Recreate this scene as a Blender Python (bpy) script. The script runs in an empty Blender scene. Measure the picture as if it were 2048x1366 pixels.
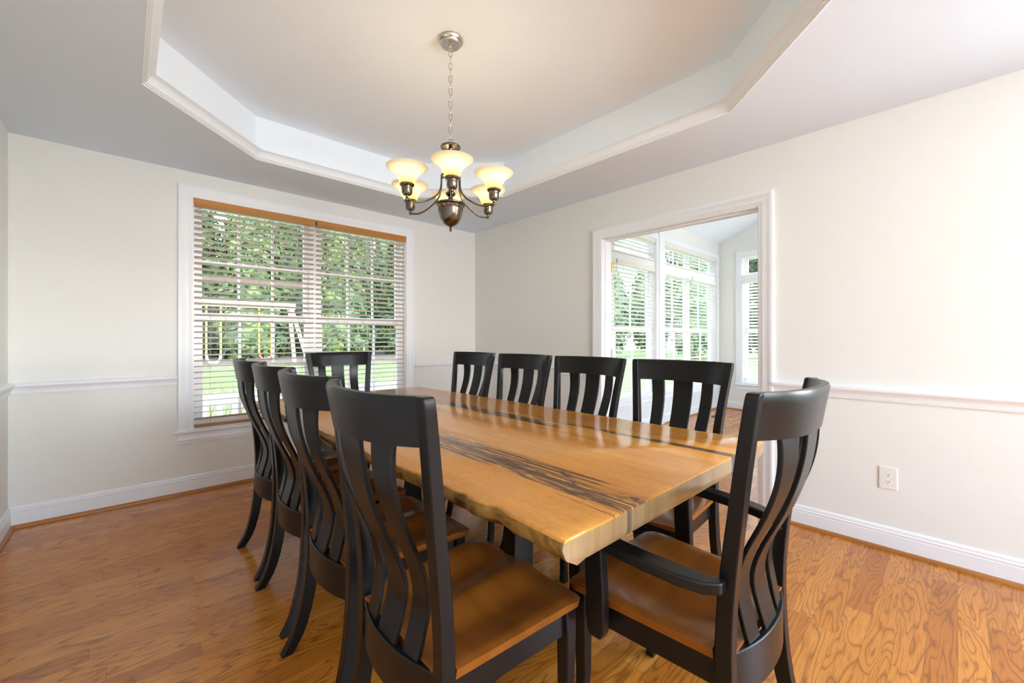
import bpy, math, random
from mathutils import Vector, Matrix

random.seed(7)
S = bpy.context.scene
COL = S.collection
PI = math.pi

# ------------------------------------------------------------------ camera
YAW = math.radians(42.96)
CAM_Z = 1.174
cd = bpy.data.cameras.new('camera')
cam = bpy.data.objects.new('camera', cd)
COL.objects.link(cam)
cam.location = (0.0, 0.0, CAM_Z)
cam.rotation_euler = (PI / 2, 0.0, -YAW)
cd.sensor_fit = 'HORIZONTAL'
cd.sensor_width = 36.0
cd.lens = 36.0 * 830.0 / 2048.0
cd.shift_y = -7.0 / 2048.0
cd.clip_start = 0.02
cd.clip_end = 300.0
S.camera = cam

# ------------------------------------------------------------------ exposure, sky, sun
S.view_settings.view_transform = 'Standard'
S.view_settings.look = 'None'
S.view_settings.gamma = 1.0
S.view_settings.use_curve_mapping = False
S.view_settings.exposure = 2.12
S.cycles.max_bounces = 14
S.cycles.diffuse_bounces = 8
S.cycles.glossy_bounces = 5
S.cycles.transmission_bounces = 8
S.cycles.transparent_max_bounces = 16
S.cycles.caustics_reflective = False
S.cycles.caustics_refractive = False
S.cycles.sample_clamp_indirect = 8.0

world = bpy.data.worlds.new('sky')
S.world = world
world.use_nodes = True
wn = world.node_tree
for n in list(wn.nodes):
    wn.nodes.remove(n)
w_out = wn.nodes.new('ShaderNodeOutputWorld')
w_bg = wn.nodes.new('ShaderNodeBackground')
w_tc = wn.nodes.new('ShaderNodeTexCoord')
w_sx = wn.nodes.new('ShaderNodeSeparateXYZ')
w_mr = wn.nodes.new('ShaderNodeMapRange')
w_cr = wn.nodes.new('ShaderNodeValToRGB')
w_mr.inputs[1].default_value = -1.0
w_mr.inputs[2].default_value = 1.0
wn.links.new(w_tc.outputs['Generated'], w_sx.inputs[0])
wn.links.new(w_sx.outputs[2], w_mr.inputs[0])
wn.links.new(w_mr.outputs[0], w_cr.inputs[0])
wn.links.new(w_cr.outputs[0], w_bg.inputs[0])
# sky brightened behind the camera, added to light the rooms evenly
w_az = wn.nodes.new('ShaderNodeMapRange')
w_az.inputs[1].default_value = -0.9
w_az.inputs[2].default_value = 0.5
w_az.inputs[3].default_value = 6.0
w_az.inputs[4].default_value = 0.5
wn.links.new(w_sx.outputs[1], w_az.inputs[0])
wn.links.new(w_az.outputs[0], w_bg.inputs[1])
wn.links.new(w_bg.outputs[0], w_out.inputs[0])
els = w_cr.color_ramp.elements
els[0].position = 0.0
els[0].color = (0.60, 0.63, 0.66, 1)
els[1].position = 1.0
els[1].color = (0.50, 0.68, 1.0, 1)
for pos, c in ((0.47, (0.62, 0.64, 0.66)), (0.50, (1.0, 0.99, 0.97)), (0.56, (0.92, 0.96, 1.0)), (0.62, (0.62, 0.80, 1.0))):
    e = els.new(pos)
    e.color = (*c, 1)


def lamp(name, kind, loc, rot, energy, color=(1, 1, 1), **kw):
    d = bpy.data.lights.new(name, kind)
    d.energy = energy
    d.color = color
    for k, v in kw.items():
        setattr(d, k, v)
    o = bpy.data.objects.new(name, d)
    o.location = loc
    o.rotation_euler = rot
    COL.objects.link(o)
    return o


# afternoon sun from behind the house: lights the garden, never falls straight into the rooms
sun_dir = Vector((0.85, 0.12, -0.52)).normalized()
lamp('sun', 'SUN', (0, -10, 20), sun_dir.to_track_quat('-Z', 'Y').to_euler(), 1.1, (1.0, 0.95, 0.86), angle=0.01)


def portal(name, loc, direction, sx, sy):
    q = Vector(direction).to_track_quat('-Z', 'Y').to_euler()
    o = lamp(name, 'AREA', loc, q, 1.0, shape='RECTANGLE', size=sx, size_y=sy)
    o.data.cycles.is_portal = True
    return o


# ------------------------------------------------------------------ key dimensions
XL, XR, YB, YF, H = -0.529, 3.097, 3.982, -3.4, 2.44
TRAY_Z = 2.75
WT = 0.13                       # wall thickness


# ------------------------------------------------------------------ materials
def mat(name):
    m = bpy.data.materials.new(name)
    m.use_nodes = True
    nt = m.node_tree
    return m, nt, nt.nodes['Principled BSDF']


def N(nt, kind, **kw):
    n = nt.nodes.new(kind)
    for k, v in kw.items():
        setattr(n, k, v)
    return n


def math_n(nt, op, a, b=None, c=None, clamp=False):
    n = N(nt, 'ShaderNodeMath', operation=op)
    n.use_clamp = clamp
    for i, v in enumerate((a, b, c)):
        if v is None:
            continue
        if isinstance(v, (int, float)):
            n.inputs[i].default_value = v
        else:
            nt.links.new(v, n.inputs[i])
    return n.outputs[0]


def mixc(nt, f, a, b):
    n = N(nt, 'ShaderNodeMix', data_type='RGBA')
    for i, v in ((0, f), (6, a), (7, b)):
        if isinstance(v, (int, float)):
            n.inputs[i].default_value = v
        elif isinstance(v, tuple):
            n.inputs[i].default_value = (*v, 1) if len(v) == 3 else v
        else:
            nt.links.new(v, n.inputs[i])
    return n.outputs[2]


def combine(nt, x, y, z):
    n = N(nt, 'ShaderNodeCombineXYZ')
    for i, v in enumerate((x, y, z)):
        if isinstance(v, (int, float)):
            n.inputs[i].default_value = v
        else:
            nt.links.new(v, n.inputs[i])
    return n.outputs[0]


def noise(nt, vec, scale, detail=3.0, rough=0.5, dist=0.0):
    n = N(nt, 'ShaderNodeTexNoise')
    n.inputs['Scale'].default_value = scale
    n.inputs['Detail'].default_value = detail
    n.inputs['Roughness'].default_value = rough
    n.inputs['Distortion'].default_value = dist
    if vec is not None:
        nt.links.new(vec, n.inputs['Vector'])
    return n.outputs[0]


def ramp(nt, f, stops):
    n = N(nt, 'ShaderNodeValToRGB')
    e = n.color_ramp.elements
    e[0].position, e[0].color = stops[0][0], (*stops[0][1], 1)
    e[1].position, e[1].color = stops[-1][0], (*stops[-1][1], 1)
    for p, c in stops[1:-1]:
        k = e.new(p)
        k.color = (*c, 1)
    nt.links.new(f, n.inputs[0])
    return n.outputs[0]


def bump(nt, height, strength, bsdf, dist=0.01):
    b = N(nt, 'ShaderNodeBump')
    b.inputs['Strength'].default_value = strength
    b.inputs['Distance'].default_value = dist
    nt.links.new(height, b.inputs['Height'])
    nt.links.new(b.outputs[0], bsdf.inputs['Normal'])


def objco(nt):
    return N(nt, 'ShaderNodeTexCoord').outputs['Object']


def plain(name, color, rough=0.5, metal=0.0, var=0.04, scale=30.0, bmp=0.0, coat=0.0, spec=0.5):
    m, nt, b = mat(name)
    co = objco(nt)
    f = noise(nt, co, scale)
    lo = tuple(max(0, c * (1 - var)) for c in color)
    hi = tuple(min(1, c * (1 + var)) for c in color)
    nt.links.new(mixc(nt, f, lo, hi), b.inputs['Base Color'])
    b.inputs['Roughness'].default_value = rough
    b.inputs['Specular IOR Level'].default_value = spec
    b.inputs['Metallic'].default_value = metal
    if coat:
        b.inputs['Coat Weight'].default_value = coat
        b.inputs['Coat Roughness'].default_value = 0.12
    if bmp:
        bump(nt, noise(nt, co, scale * 4), bmp, b, 0.002)
    return m


def wood_floor():
    m, nt, b = mat('oak_floor')
    co = objco(nt)
    s = N(nt, 'ShaderNodeSeparateXYZ')
    nt.links.new(co, s.inputs[0])
    x, y = s.outputs[0], s.outputs[1]
    W, L = 0.083, 1.05
    row = math_n(nt, 'FLOOR', math_n(nt, 'DIVIDE', y, W))
    wn1 = N(nt, 'ShaderNodeTexWhiteNoise', noise_dimensions='1D')
    nt.links.new(row, wn1.inputs['W'])
    xs = math_n(nt, 'ADD', math_n(nt, 'DIVIDE', x, L), math_n(nt, 'MULTIPLY', wn1.outputs[0], 7.3))
    col = math_n(nt, 'FLOOR', xs)
    wn2 = N(nt, 'ShaderNodeTexWhiteNoise', noise_dimensions='2D')
    nt.links.new(combine(nt, row, col, 0), wn2.inputs['Vector'])
    rnd = wn2.outputs[0]
    # cathedral grain: contour lines of a stretched noise field, different in every board
    gv = combine(nt, math_n(nt, 'ADD', math_n(nt, 'MULTIPLY', x, 1.3), math_n(nt, 'MULTIPLY', rnd, 37.0)),
                 math_n(nt, 'MULTIPLY', y, 8.5), math_n(nt, 'MULTIPLY', rnd, 19.0))
    fld = noise(nt, gv, 1.0, 2.0, 0.45, 0.35)
    rings = math_n(nt, 'ABSOLUTE', math_n(nt, 'SINE', math_n(nt, 'MULTIPLY', fld, 58.0)))
    rings = math_n(nt, 'POWER', math_n(nt, 'SUBTRACT', 1.0, rings), 2.4)
    pv = combine(nt, math_n(nt, 'MULTIPLY', x, 9.0), math_n(nt, 'MULTIPLY', y, 260.0), rnd)
    pores = noise(nt, pv, 1.0, 3.0, 0.6)
    big = noise(nt, combine(nt, math_n(nt, 'MULTIPLY', x, 0.8), math_n(nt, 'MULTIPLY', y, 5.0), math_n(nt, 'MULTIPLY', rnd, 11.0)), 1.0, 2.0)
    base = ramp(nt, rnd, [(0.0, (0.48, 0.150, 0.014)), (0.35, (0.58, 0.205, 0.022)), (0.7, (0.65, 0.24, 0.03)), (1.0, (0.72, 0.295, 0.047))])
    base = mixc(nt, math_n(nt, 'MULTIPLY', big, 0.45), base, (0.38, 0.125, 0.022))
    c1 = mixc(nt, math_n(nt, 'MULTIPLY', rings, 0.72), base, (0.17, 0.045, 0.006))
    pm = math_n(nt, 'MULTIPLY', math_n(nt, 'GREATER_THAN', pores, 0.58), 0.38)
    c2 = mixc(nt, pm, c1, (0.17, 0.055, 0.014))
    fy = math_n(nt, 'ABSOLUTE', math_n(nt, 'SUBTRACT', math_n(nt, 'FRACT', math_n(nt, 'DIVIDE', y, W)), 0.5))
    fx = math_n(nt, 'ABSOLUTE', math_n(nt, 'SUBTRACT', math_n(nt, 'FRACT', xs), 0.5))
    seam = math_n(nt, 'MAXIMUM', math_n(nt, 'GREATER_THAN', fy, 0.488), math_n(nt, 'GREATER_THAN', fx, 0.4988))
    c3 = mixc(nt, math_n(nt, 'MULTIPLY', seam, 0.5), c2, (0.12, 0.04, 0.012))
    nt.links.new(c3, b.inputs['Base Color'])
    b.inputs['Roughness'].default_value = 0.2
    b.inputs['Specular IOR Level'].default_value = 0.5
    h = math_n(nt, 'SUBTRACT', math_n(nt, 'MULTIPLY', rings, -0.15), seam)
    bump(nt, h, 0.12, b, 0.002)
    return m


def wood(name, dark, mid, light, axis='Y', rough=0.3, scale=1.0, coat=0.0, ring=22.0):
    m, nt, b = mat(name)
    co = objco(nt)
    s = N(nt, 'ShaderNodeSeparateXYZ')
    nt.links.new(co, s.inputs[0])
    k = {'X': (1.2, 14, 14), 'Y': (14, 1.2, 14), 'Z': (14, 14, 1.2)}[axis]
    v = combine(nt, *[math_n(nt, 'MULTIPLY', s.outputs[i], k[i] * scale) for i in range(3)])
    f = noise(nt, v, 1.0, 3.0, 0.5, 0.3)
    r = math_n(nt, 'ABSOLUTE', math_n(nt, 'SINE', math_n(nt, 'MULTIPLY', f, ring)))
    c = ramp(nt, f, [(0.25, dark), (0.5, mid), (0.75, light)])
    c = mixc(nt, math_n(nt, 'MULTIPLY', math_n(nt, 'SUBTRACT', 1.0, r), 0.25), c, dark)
    nt.links.new(c, b.inputs['Base Color'])
    b.inputs['Roughness'].default_value = rough
    if coat:
        b.inputs['Coat Weight'].default_value = coat
        b.inputs['Coat Roughness'].default_value = 0.1
    return m


TX, TY = 1.25, 1.83             # table origin


def slab_wood():
    m, nt, b = mat('spalted_slab')
    co = objco(nt)
    s = N(nt, 'ShaderNodeSeparateXYZ')
    nt.links.new(co, s.inputs[0])
    x, y, z = s.outputs
    v = combine(nt, math_n(nt, 'MULTIPLY', x, 9.0), math_n(nt, 'MULTIPLY', y, 0.9), math_n(nt, 'MULTIPLY', z, 6.0))
    f = noise(nt, v, 1.0, 4.0, 0.55, 0.4)
    base = ramp(nt, f, [(0.25, (0.46, 0.170, 0.018)), (0.45, (0.63, 0.262, 0.038)), (0.6, (0.71, 0.315, 0.056)), (0.8, (0.77, 0.39, 0.080))])
    fl = noise(nt, combine(nt, math_n(nt, 'MULTIPLY', x, 130.0), math_n(nt, 'MULTIPLY', y, 50.0), math_n(nt, 'MULTIPLY', z, 60.0)), 1.0, 2.0)
    base = mixc(nt, math_n(nt, 'MULTIPLY', math_n(nt, 'GREATER_THAN', fl, 0.56), 0.20), base, (0.33, 0.14, 0.035))

    def streak(x0, slope, wid, sx, sy, seed, thr, dist=0.5):
        # stretched noise kept only inside a band along the board
        c = math_n(nt, 'ADD', x0, math_n(nt, 'MULTIPLY', y, slope))
        wob = math_n(nt, 'MULTIPLY', math_n(nt, 'SUBTRACT', noise(nt, combine(nt, seed, math_n(nt, 'MULTIPLY', y, 1.1), 0), 1.0, 2.0), 0.5), 0.05)
        d = math_n(nt, 'ABSOLUTE', math_n(nt, 'SUBTRACT', x, math_n(nt, 'ADD', c, wob)))
        band = math_n(nt, 'MULTIPLY', math_n(nt, 'SUBTRACT', 1.0, math_n(nt, 'DIVIDE', d, wid)), 1.7, clamp=True)
        n = noise(nt, combine(nt, math_n(nt, 'MULTIPLY', x, sx), math_n(nt, 'MULTIPLY', y, sy), seed), 1.0, 5.0, 0.66, dist)
        q = math_n(nt, 'ADD', math_n(nt, 'MULTIPLY', band, 0.5), n)
        return math_n(nt, 'MULTIPLY', math_n(nt, 'SUBTRACT', q, thr), 10.0, clamp=True)

    fade = math_n(nt, 'MULTIPLY', math_n(nt, 'SUBTRACT', 0.05, y), 2.2, clamp=True)
    far_m = math_n(nt, 'MULTIPLY', math_n(nt, 'ADD', y, 0.66), 5.0, clamp=True)
    near_m = math_n(nt, 'MULTIPLY', math_n(nt, 'SUBTRACT', -0.50, y), 5.0, clamp=True)
    s1 = math_n(nt, 'MULTIPLY', streak(0.237, 0.02, 0.066, 44.0, 3.4, 3.1, 0.85), far_m)
    s6 = math_n(nt, 'MULTIPLY', streak(0.315, 0.0, 0.040, 60.0, 1.8, 4.3, 0.90), near_m)
    s1 = math_n(nt, 'MAXIMUM', s1, s6)
    s2 = math_n(nt, 'MULTIPLY', streak(-0.26, 0.07, 0.18, 75.0, 1.5, 8.7, 0.965), fade)
    s4 = math_n(nt, 'MULTIPLY', streak(-0.25, 0.075, 0.13, 34.0, 6.0, 2.4, 0.965, 0.9), fade)
    s5 = streak(-0.275, 0.062, 0.020, 70.0, 0.7, 6.6, 0.90)
    s3 = streak(0.285, -0.035, 0.02, 90.0, 0.8, 5.2, 0.92)
    st = math_n(nt, 'MAXIMUM', math_n(nt, 'MAXIMUM', s1, math_n(nt, 'MAXIMUM', s2, s4)), math_n(nt, 'MAXIMUM', s3, math_n(nt, 'MULTIPLY', s5, fade)))
    # the black filled streaks: colour of the wood itself
    c = mixc(nt, math_n(nt, 'MULTIPLY', st, 0.88), base, (0.030, 0.026, 0.026))
    # pale bark-side wood with spalting on the edges
    edge = math_n(nt, 'LESS_THAN', z, 0.7545)
    ev = noise(nt, combine(nt, math_n(nt, 'MULTIPLY', x, 16.0), math_n(nt, 'MULTIPLY', y, 9.0), math_n(nt, 'MULTIPLY', z, 24.0)), 1.0, 5.0, 0.65, 0.8)
    ec = ramp(nt, ev, [(0.34, (0.03, 0.02, 0.012)), (0.42, (0.15, 0.07, 0.016)), (0.52, (0.29, 0.15, 0.032)), (0.7, (0.37, 0.21, 0.058))])
    endm = math_n(nt, 'LESS_THAN', y, -1.279)
    en = noise(nt, combine(nt, math_n(nt, 'MULTIPLY', x, 70.0), 0.0, math_n(nt, 'MULTIPLY', z, 5.0)), 1.0, 3.0)
    eb = noise(nt, combine(nt, math_n(nt, 'MULTIPLY', x, 5.0), 3.3, math_n(nt, 'MULTIPLY', z, 9.0)), 1.0, 3.0)
    endc = mixc(nt, en, (0.23, 0.135, 0.055), (0.33, 0.225, 0.115))
    endc = mixc(nt, math_n(nt, 'MULTIPLY', math_n(nt, 'SUBTRACT', eb, 0.5), 4.0, clamp=True), endc, (0.22, 0.105, 0.03))
    ec = mixc(nt, endm, ec, endc)
    se = math_n(nt, 'MAXIMUM', math_n(nt, 'MULTIPLY', s5, 0.9), math_n(nt, 'MAXIMUM', s6, math_n(nt, 'MULTIPLY', s2, 0.22)))
    ec = mixc(nt, math_n(nt, 'MULTIPLY', se, 0.9), ec, (0.04, 0.035, 0.045))
    c = mixc(nt, edge, c, ec)
    nt.links.new(c, b.inputs['Base Color'])
    b.inputs['Roughness'].default_value = 0.2
    b.inputs['Specular IOR Level'].default_value = 0.4
    b.inputs['Coat Weight'].default_value = 0.2
    b.inputs['Coat Roughness'].default_value = 0.08
    return m


def leaf_mat(name, a, bcol, ccol, scale=1.4):
    m, nt, b = mat(name)
    co = objco(nt)
    f = noise(nt, co, scale, 4.0, 0.7)
    c = ramp(nt, f, [(0.3, a), (0.5, bcol), (0.72, ccol)])
    nt.links.new(c, b.inputs['Base Color'])
    b.inputs['Roughness'].default_value = 0.6
    tr = N(nt, 'ShaderNodeBsdfTranslucent')
    nt.links.new(c, tr.inputs[0])
    mx = N(nt, 'ShaderNodeMixShader')
    mx.inputs[0].default_value = 0.3
    nt.links.new(b.outputs[0], mx.inputs[1])
    nt.links.new(tr.outputs[0], mx.inputs[2])
    nt.links.new(mx.outputs[0], nt.nodes['Material Output'].inputs[0])
    return m


def glass_mat():
    m, nt, b = mat('window_glass')
    out = nt.nodes['Material Output']
    nt.nodes.remove(b)
    tr = N(nt, 'ShaderNodeBsdfTransparent')
    gl = N(nt, 'ShaderNodeBsdfGlossy')
    gl.inputs['Roughness'].default_value = 0.02
    lw = N(nt, 'ShaderNodeLayerWeight')
    fr = math_n(nt, 'MULTIPLY_ADD', math_n(nt, 'POWER', lw.outputs['Facing'], 5.0), 0.30, 0.003)
    mx = N(nt, 'ShaderNodeMixShader')
    nt.links.new(fr, mx.inputs[0])
    nt.links.new(tr.outputs[0], mx.inputs[1])
    nt.links.new(gl.outputs[0], mx.inputs[2])
    nt.links.new(mx.outputs[0], out.inputs[0])
    return m


def shade_mat():
    m, nt, b = mat('alabaster_glass')
    co = objco(nt)
    s = N(nt, 'ShaderNodeSeparateXYZ')
    nt.links.new(co, s.inputs[0])
    f = noise(nt, co, 14.0, 3.0, 0.5, 1.0)
    zz = math_n(nt, 'DIVIDE', s.outputs[2], 0.085, clamp=True)
    c = ramp(nt, zz, [(0.0, (0.86, 0.66, 0.30)), (0.4, (0.93, 0.80, 0.48)), (0.8, (0.98, 0.93, 0.78))])  # bulb glow put into the glass colour: amber foot, cream rim
    c = mixc(nt, math_n(nt, 'MULTIPLY', f, 0.25), c, (1.0, 0.95, 0.82))
    nt.links.new(c, b.inputs['Base Color'])
    b.inputs['Roughness'].default_value = 0.25
    tr = N(nt, 'ShaderNodeBsdfTranslucent')
    nt.links.new(c, tr.inputs[0])
    mx = N(nt, 'ShaderNodeMixShader')
    mx.inputs[0].default_value = 0.62
    nt.links.new(b.outputs[0], mx.inputs[1])
    nt.links.new(tr.outputs[0], mx.inputs[2])
    nt.links.new(mx.outputs[0], nt.nodes['Material Output'].inputs[0])
    return m


M = {}
M['wall'] = plain('wall_paint', (0.79, 0.797, 0.768), 0.85, var=0.012, scale=18, bmp=0.05)
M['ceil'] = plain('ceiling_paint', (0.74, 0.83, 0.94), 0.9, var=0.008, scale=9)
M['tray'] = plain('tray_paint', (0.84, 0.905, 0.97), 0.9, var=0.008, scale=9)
M['trim'] = plain('white_trim', (0.82, 0.85, 0.88), 0.4, var=0.01)
M['floor'] = wood_floor()
M['shoe'] = wood('oak_shoe', (0.27, 0.09, 0.015), (0.40, 0.15, 0.03), (0.48, 0.20, 0.045), 'X', 0.35)
M['shoe_y'] = wood('oak_shoe_y', (0.27, 0.09, 0.015), (0.40, 0.15, 0.03), (0.48, 0.20, 0.045), 'Y', 0.35)
M['slab'] = slab_wood()
M['black'] = plain('black_lacquer', (0.006, 0.0058, 0.006), 0.30, var=0.25, scale=60, spec=0.30)
M['seat'] = wood('brown_seat', (0.165, 0.048, 0.006), (0.23, 0.071, 0.009), (0.28, 0.095, 0.014), 'X', 0.33, 1.0, 0.15, 9.0)
M['valance'] = wood('honey_valance', (0.42, 0.17, 0.025), (0.52, 0.225, 0.035), (0.58, 0.27, 0.05), 'X', 0.35)
M['slat'] = plain('blind_slat', (0.60, 0.49, 0.42), 0.30, var=0.06, scale=12)
M['bottom_rail'] = wood('blind_rail', (0.28, 0.12, 0.04), (0.36, 0.16, 0.055), (0.42, 0.2, 0.07), 'X', 0.35)
M['cord'] = plain('blind_cord', (0.42, 0.34, 0.28), 0.8)
M['white_slat'] = plain('white_slat', (0.86, 0.855, 0.83), 0.4, var=0.01)
M['cream'] = plain('cream_headrail', (0.82, 0.79, 0.70), 0.45, var=0.01)
M['vinyl'] = plain('window_vinyl', (0.86, 0.86, 0.85), 0.35, var=0.01)
M['glass'] = glass_mat()
M['brass'] = plain('brass', (0.70, 0.50, 0.20), 0.3, 1.0, 0.06)
M['old_brass'] = plain('aged_brass', (0.42, 0.36, 0.27), 0.35, 1.0, 0.1)
M['nickel'] = plain('brushed_nickel', (0.60, 0.56, 0.50), 0.26, 1.0, 0.05)
M['bronze'] = plain('aged_pewter', (0.17, 0.142, 0.11), 0.2, 1.0, 0.08)
M['shade'] = shade_mat()
M['plate'] = plain('outlet_plastic', (0.80, 0.79, 0.76), 0.4, var=0.01)
M['receptacle'] = plain('outlet_face', (0.84, 0.835, 0.81), 0.35, var=0.01)
M['slot'] = plain('outlet_slot', (0.02, 0.02, 0.02), 0.6)
M['door'] = plain('door_paint', (0.78, 0.74, 0.70), 0.4, var=0.01)
M['grass'] = leaf_mat('lawn_grass', (0.075, 0.10, 0.028), (0.11, 0.14, 0.046), (0.15, 0.18, 0.07), 3.0)
M['mulch'] = plain('mulch', (0.07, 0.045, 0.03), 0.95, var=0.5, scale=8)
M['ever'] = leaf_mat('evergreen_leaf', (0.007, 0.016, 0.006), (0.042, 0.072, 0.016), (0.19, 0.23, 0.05), 1.1)
M['decid'] = leaf_mat('broadleaf', (0.025, 0.042, 0.018), (0.075, 0.11, 0.045), (0.20, 0.25, 0.10), 1.2)
M['bark'] = plain('bark', (0.10, 0.07, 0.05), 0.95, var=0.4, scale=6)
M['rail'] = plain('deck_rail_paint', (0.40, 0.41, 0.46), 0.5, var=0.02)
M['deck'] = plain('deck_boards', (0.42, 0.38, 0.34), 0.8, var=0.12)
M['cedar'] = plain('cedar_beam', (0.30, 0.11, 0.06), 0.7, var=0.15, scale=4)
M['darkbeam'] = plain('dark_beam', (0.05, 0.028, 0.014), 0.8, var=0.2, scale=4)
M['palewood'] = plain('pale_post', (0.42, 0.28, 0.20), 0.7, var=0.1, scale=4)
M['yellow'] = plain('yellow_chain', (0.85, 0.50, 0.03), 0.5)
M['red'] = plain('red_ring', (0.65, 0.06, 0.05), 0.45)
M['whiteplastic'] = plain('white_seat', (0.8, 0.82, 0.85), 0.4)
M['twig'] = plain('twig', (0.20, 0.15, 0.09), 0.9, var=0.25)
M['slate'] = plain('slate_cushion', (0.05, 0.065, 0.11), 0.8, var=0.2)
M['vent'] = plain('vent_metal', (0.16, 0.12, 0.09), 0.5, 0.5)


# ------------------------------------------------------------------ mesh helpers
class MB:
    def __init__(self):
        self.v, self.f = [], []

    def add(self, vs, fs):
        o = len(self.v)
        self.v += [tuple(p) for p in vs]
        self.f += [tuple(i + o for i in q) for q in fs]
        return self

    def box(self, x0, x1, y0, y1, z0, z1):
        vs = [(x, y, z) for z in (z0, z1) for y in (y0, y1) for x in (x0, x1)]
        return self.add(vs, [(0, 2, 3, 1), (4, 5, 7, 6), (0, 1, 5, 4), (2, 6, 7, 3), (0, 4, 6, 2), (1, 3, 7, 5)])

    def obox(self, c, sx, sy, sz, rot):
        """box of full size sx,sy,sz about c turned by a 3x3 matrix"""
        vs = []
        for z in (-.5, .5):
            for y in (-.5, .5):
                for x in (-.5, .5):
                    vs.append(Vector(c) + rot @ Vector((x * sx, y * sy, z * sz)))
        return self.add(vs, [(0, 2, 3, 1), (4, 5, 7, 6), (0, 1, 5, 4), (2, 6, 7, 3), (0, 4, 6, 2), (1, 3, 7, 5)])

    def loft(self, rings, closed_ring=True, caps=True):
        n = len(rings[0])
        o = len(self.v)
        for r in rings:
            self.v += [tuple(p) for p in r]
        m = n if closed_ring else n - 1
        for i in range(len(rings) - 1):
            for j in range(m):
                a = o + i * n + j
                b = o + i * n + (j + 1) % n
                self.f.append((a, b, b + n, a + n))
        if caps and closed_ring:
            self.f.append(tuple(o + j for j in reversed(range(n))))
            self.f.append(tuple(o + (len(rings) - 1) * n + j for j in range(n)))
        return self

    def lathe(self, prof, c=(0, 0, 0), seg=28):
        rings = []
        for r, z in prof:
            rings.append([(c[0] + r * math.cos(2 * PI * k / seg), c[1] + r * math.sin(2 * PI * k / seg), c[2] + z) for k in range(seg)])
        return self.loft(rings, True, True)

    def tube(self, pts, r, seg=8, closed=False):
        pts = [Vector(p) for p in pts]
        n = len(pts)
        rs = r if isinstance(r, (list, tuple)) else [r] * n
        rings = []
        ref = None
        for i in range(n):
            a = pts[i - 1] if (i > 0 or closed) else pts[i]
            b = pts[(i + 1) % n] if (i < n - 1 or closed) else pts[i]
            t = (b - a).normalized()
            if ref is None:
                ref = Vector((0, 0, 1)) if abs(t.z) < 0.9 else Vector((1, 0, 0))
            u = (ref - t * ref.dot(t)).normalized()
            ref = u
            w = t.cross(u)
            rings.append([pts[i] + (u * math.cos(2 * PI * k / seg) + w * math.sin(2 * PI * k / seg)) * rs[i] for k in range(seg)])
        if closed:
            rings.append(rings[0])
        return self.loft(rings, True, not closed)

    def sweep(self, path, nrm, prof, closed=False, only=None):
        """mitred profile (a = to the left of travel, b = along nrm) along a planar path"""
        path = [Vector(p) for p in path]
        nrm = Vector(nrm)
        n = len(path)
        rings = []
        for i in range(n):
            t0 = (path[i] - path[i - 1]).normalized() if (i > 0 or closed) else None
            t1 = (path[(i + 1) % n] - path[i]).normalized() if (i < n - 1 or closed) else None
            t0 = t0 or t1
            t1 = t1 or t0
            s0, s1 = nrm.cross(t0), nrm.cross(t1)
            mm = (s0 + s1) / (1 + s0.dot(s1))
            rings.append([path[i] + mm * a + nrm * b for a, b in prof])
        if closed:
            rings.append(rings[0])
        if only is not None:
            rings = rings[only:only + 2]
        return self.loft(rings, True, not closed)

    def build(self, name, material, parent=None, loc=(0, 0, 0), smooth=None, bevel=0.0, segs=2):
        me = bpy.data.meshes.new(name)
        me.from_pydata(self.v, [], self.f)
        me.validate()
        if isinstance(material, str):
            material = M[material]
        me.materials.append(material)
        import bmesh
        bm = bmesh.new()
        bm.from_mesh(me)
        bmesh.ops.recalc_face_normals(bm, faces=bm.faces)
        bm.to_mesh(me)
        bm.free()
        if smooth is not None:
            for p in me.polygons:
                p.use_smooth = True
            me.set_sharp_from_angle(angle=math.radians(smooth))
        o = bpy.data.objects.new(name, me)
        o.location = loc
        COL.objects.link(o)
        if parent:
            o.parent = parent
        if bevel:
            b = o.modifiers.new('edge', 'BEVEL')
            b.width = bevel
            b.segments = segs
            b.limit_method = 'ANGLE'
            b.angle_limit = math.radians(38)
            b.harden_normals = False
            if smooth is None:
                for p in me.polygons:
                    p.use_smooth = True
                me.set_sharp_from_angle(angle=math.radians(38))
        return o


def empty(name, loc, rz=0.0, label=None, cat=None, group=None):
    o = bpy.data.objects.new(name, None)
    o.empty_display_size = 0.1
    o.location = loc
    o.rotation_euler = (0, 0, rz)
    COL.objects.link(o)
    tag(o, label, cat, group)
    return o


def tag(o, label=None, cat=None, group=None, kind=None):
    if label:
        o['label'] = label
    if cat:
        o['category'] = cat
    if group:
        o['group'] = group
    if kind:
        o['kind'] = kind
    return o


def struct(o):
    o['kind'] = 'structure'
    return o


def copy_tree(o, parent=None):
    c = o.copy()
    COL.objects.link(c)
    if parent:
        c.parent = parent
    for ch in list(o.children):
        copy_tree(ch, c)
    return c


def lerp_tab(tab, z):
    if z <= tab[0][0]:
        return tab[0][1]
    for (z0, a), (z1, b) in zip(tab, tab[1:]):
        if z <= z1:
            return a + (b - a) * (z - z0) / (z1 - z0)
    return tab[-1][1]


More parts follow.
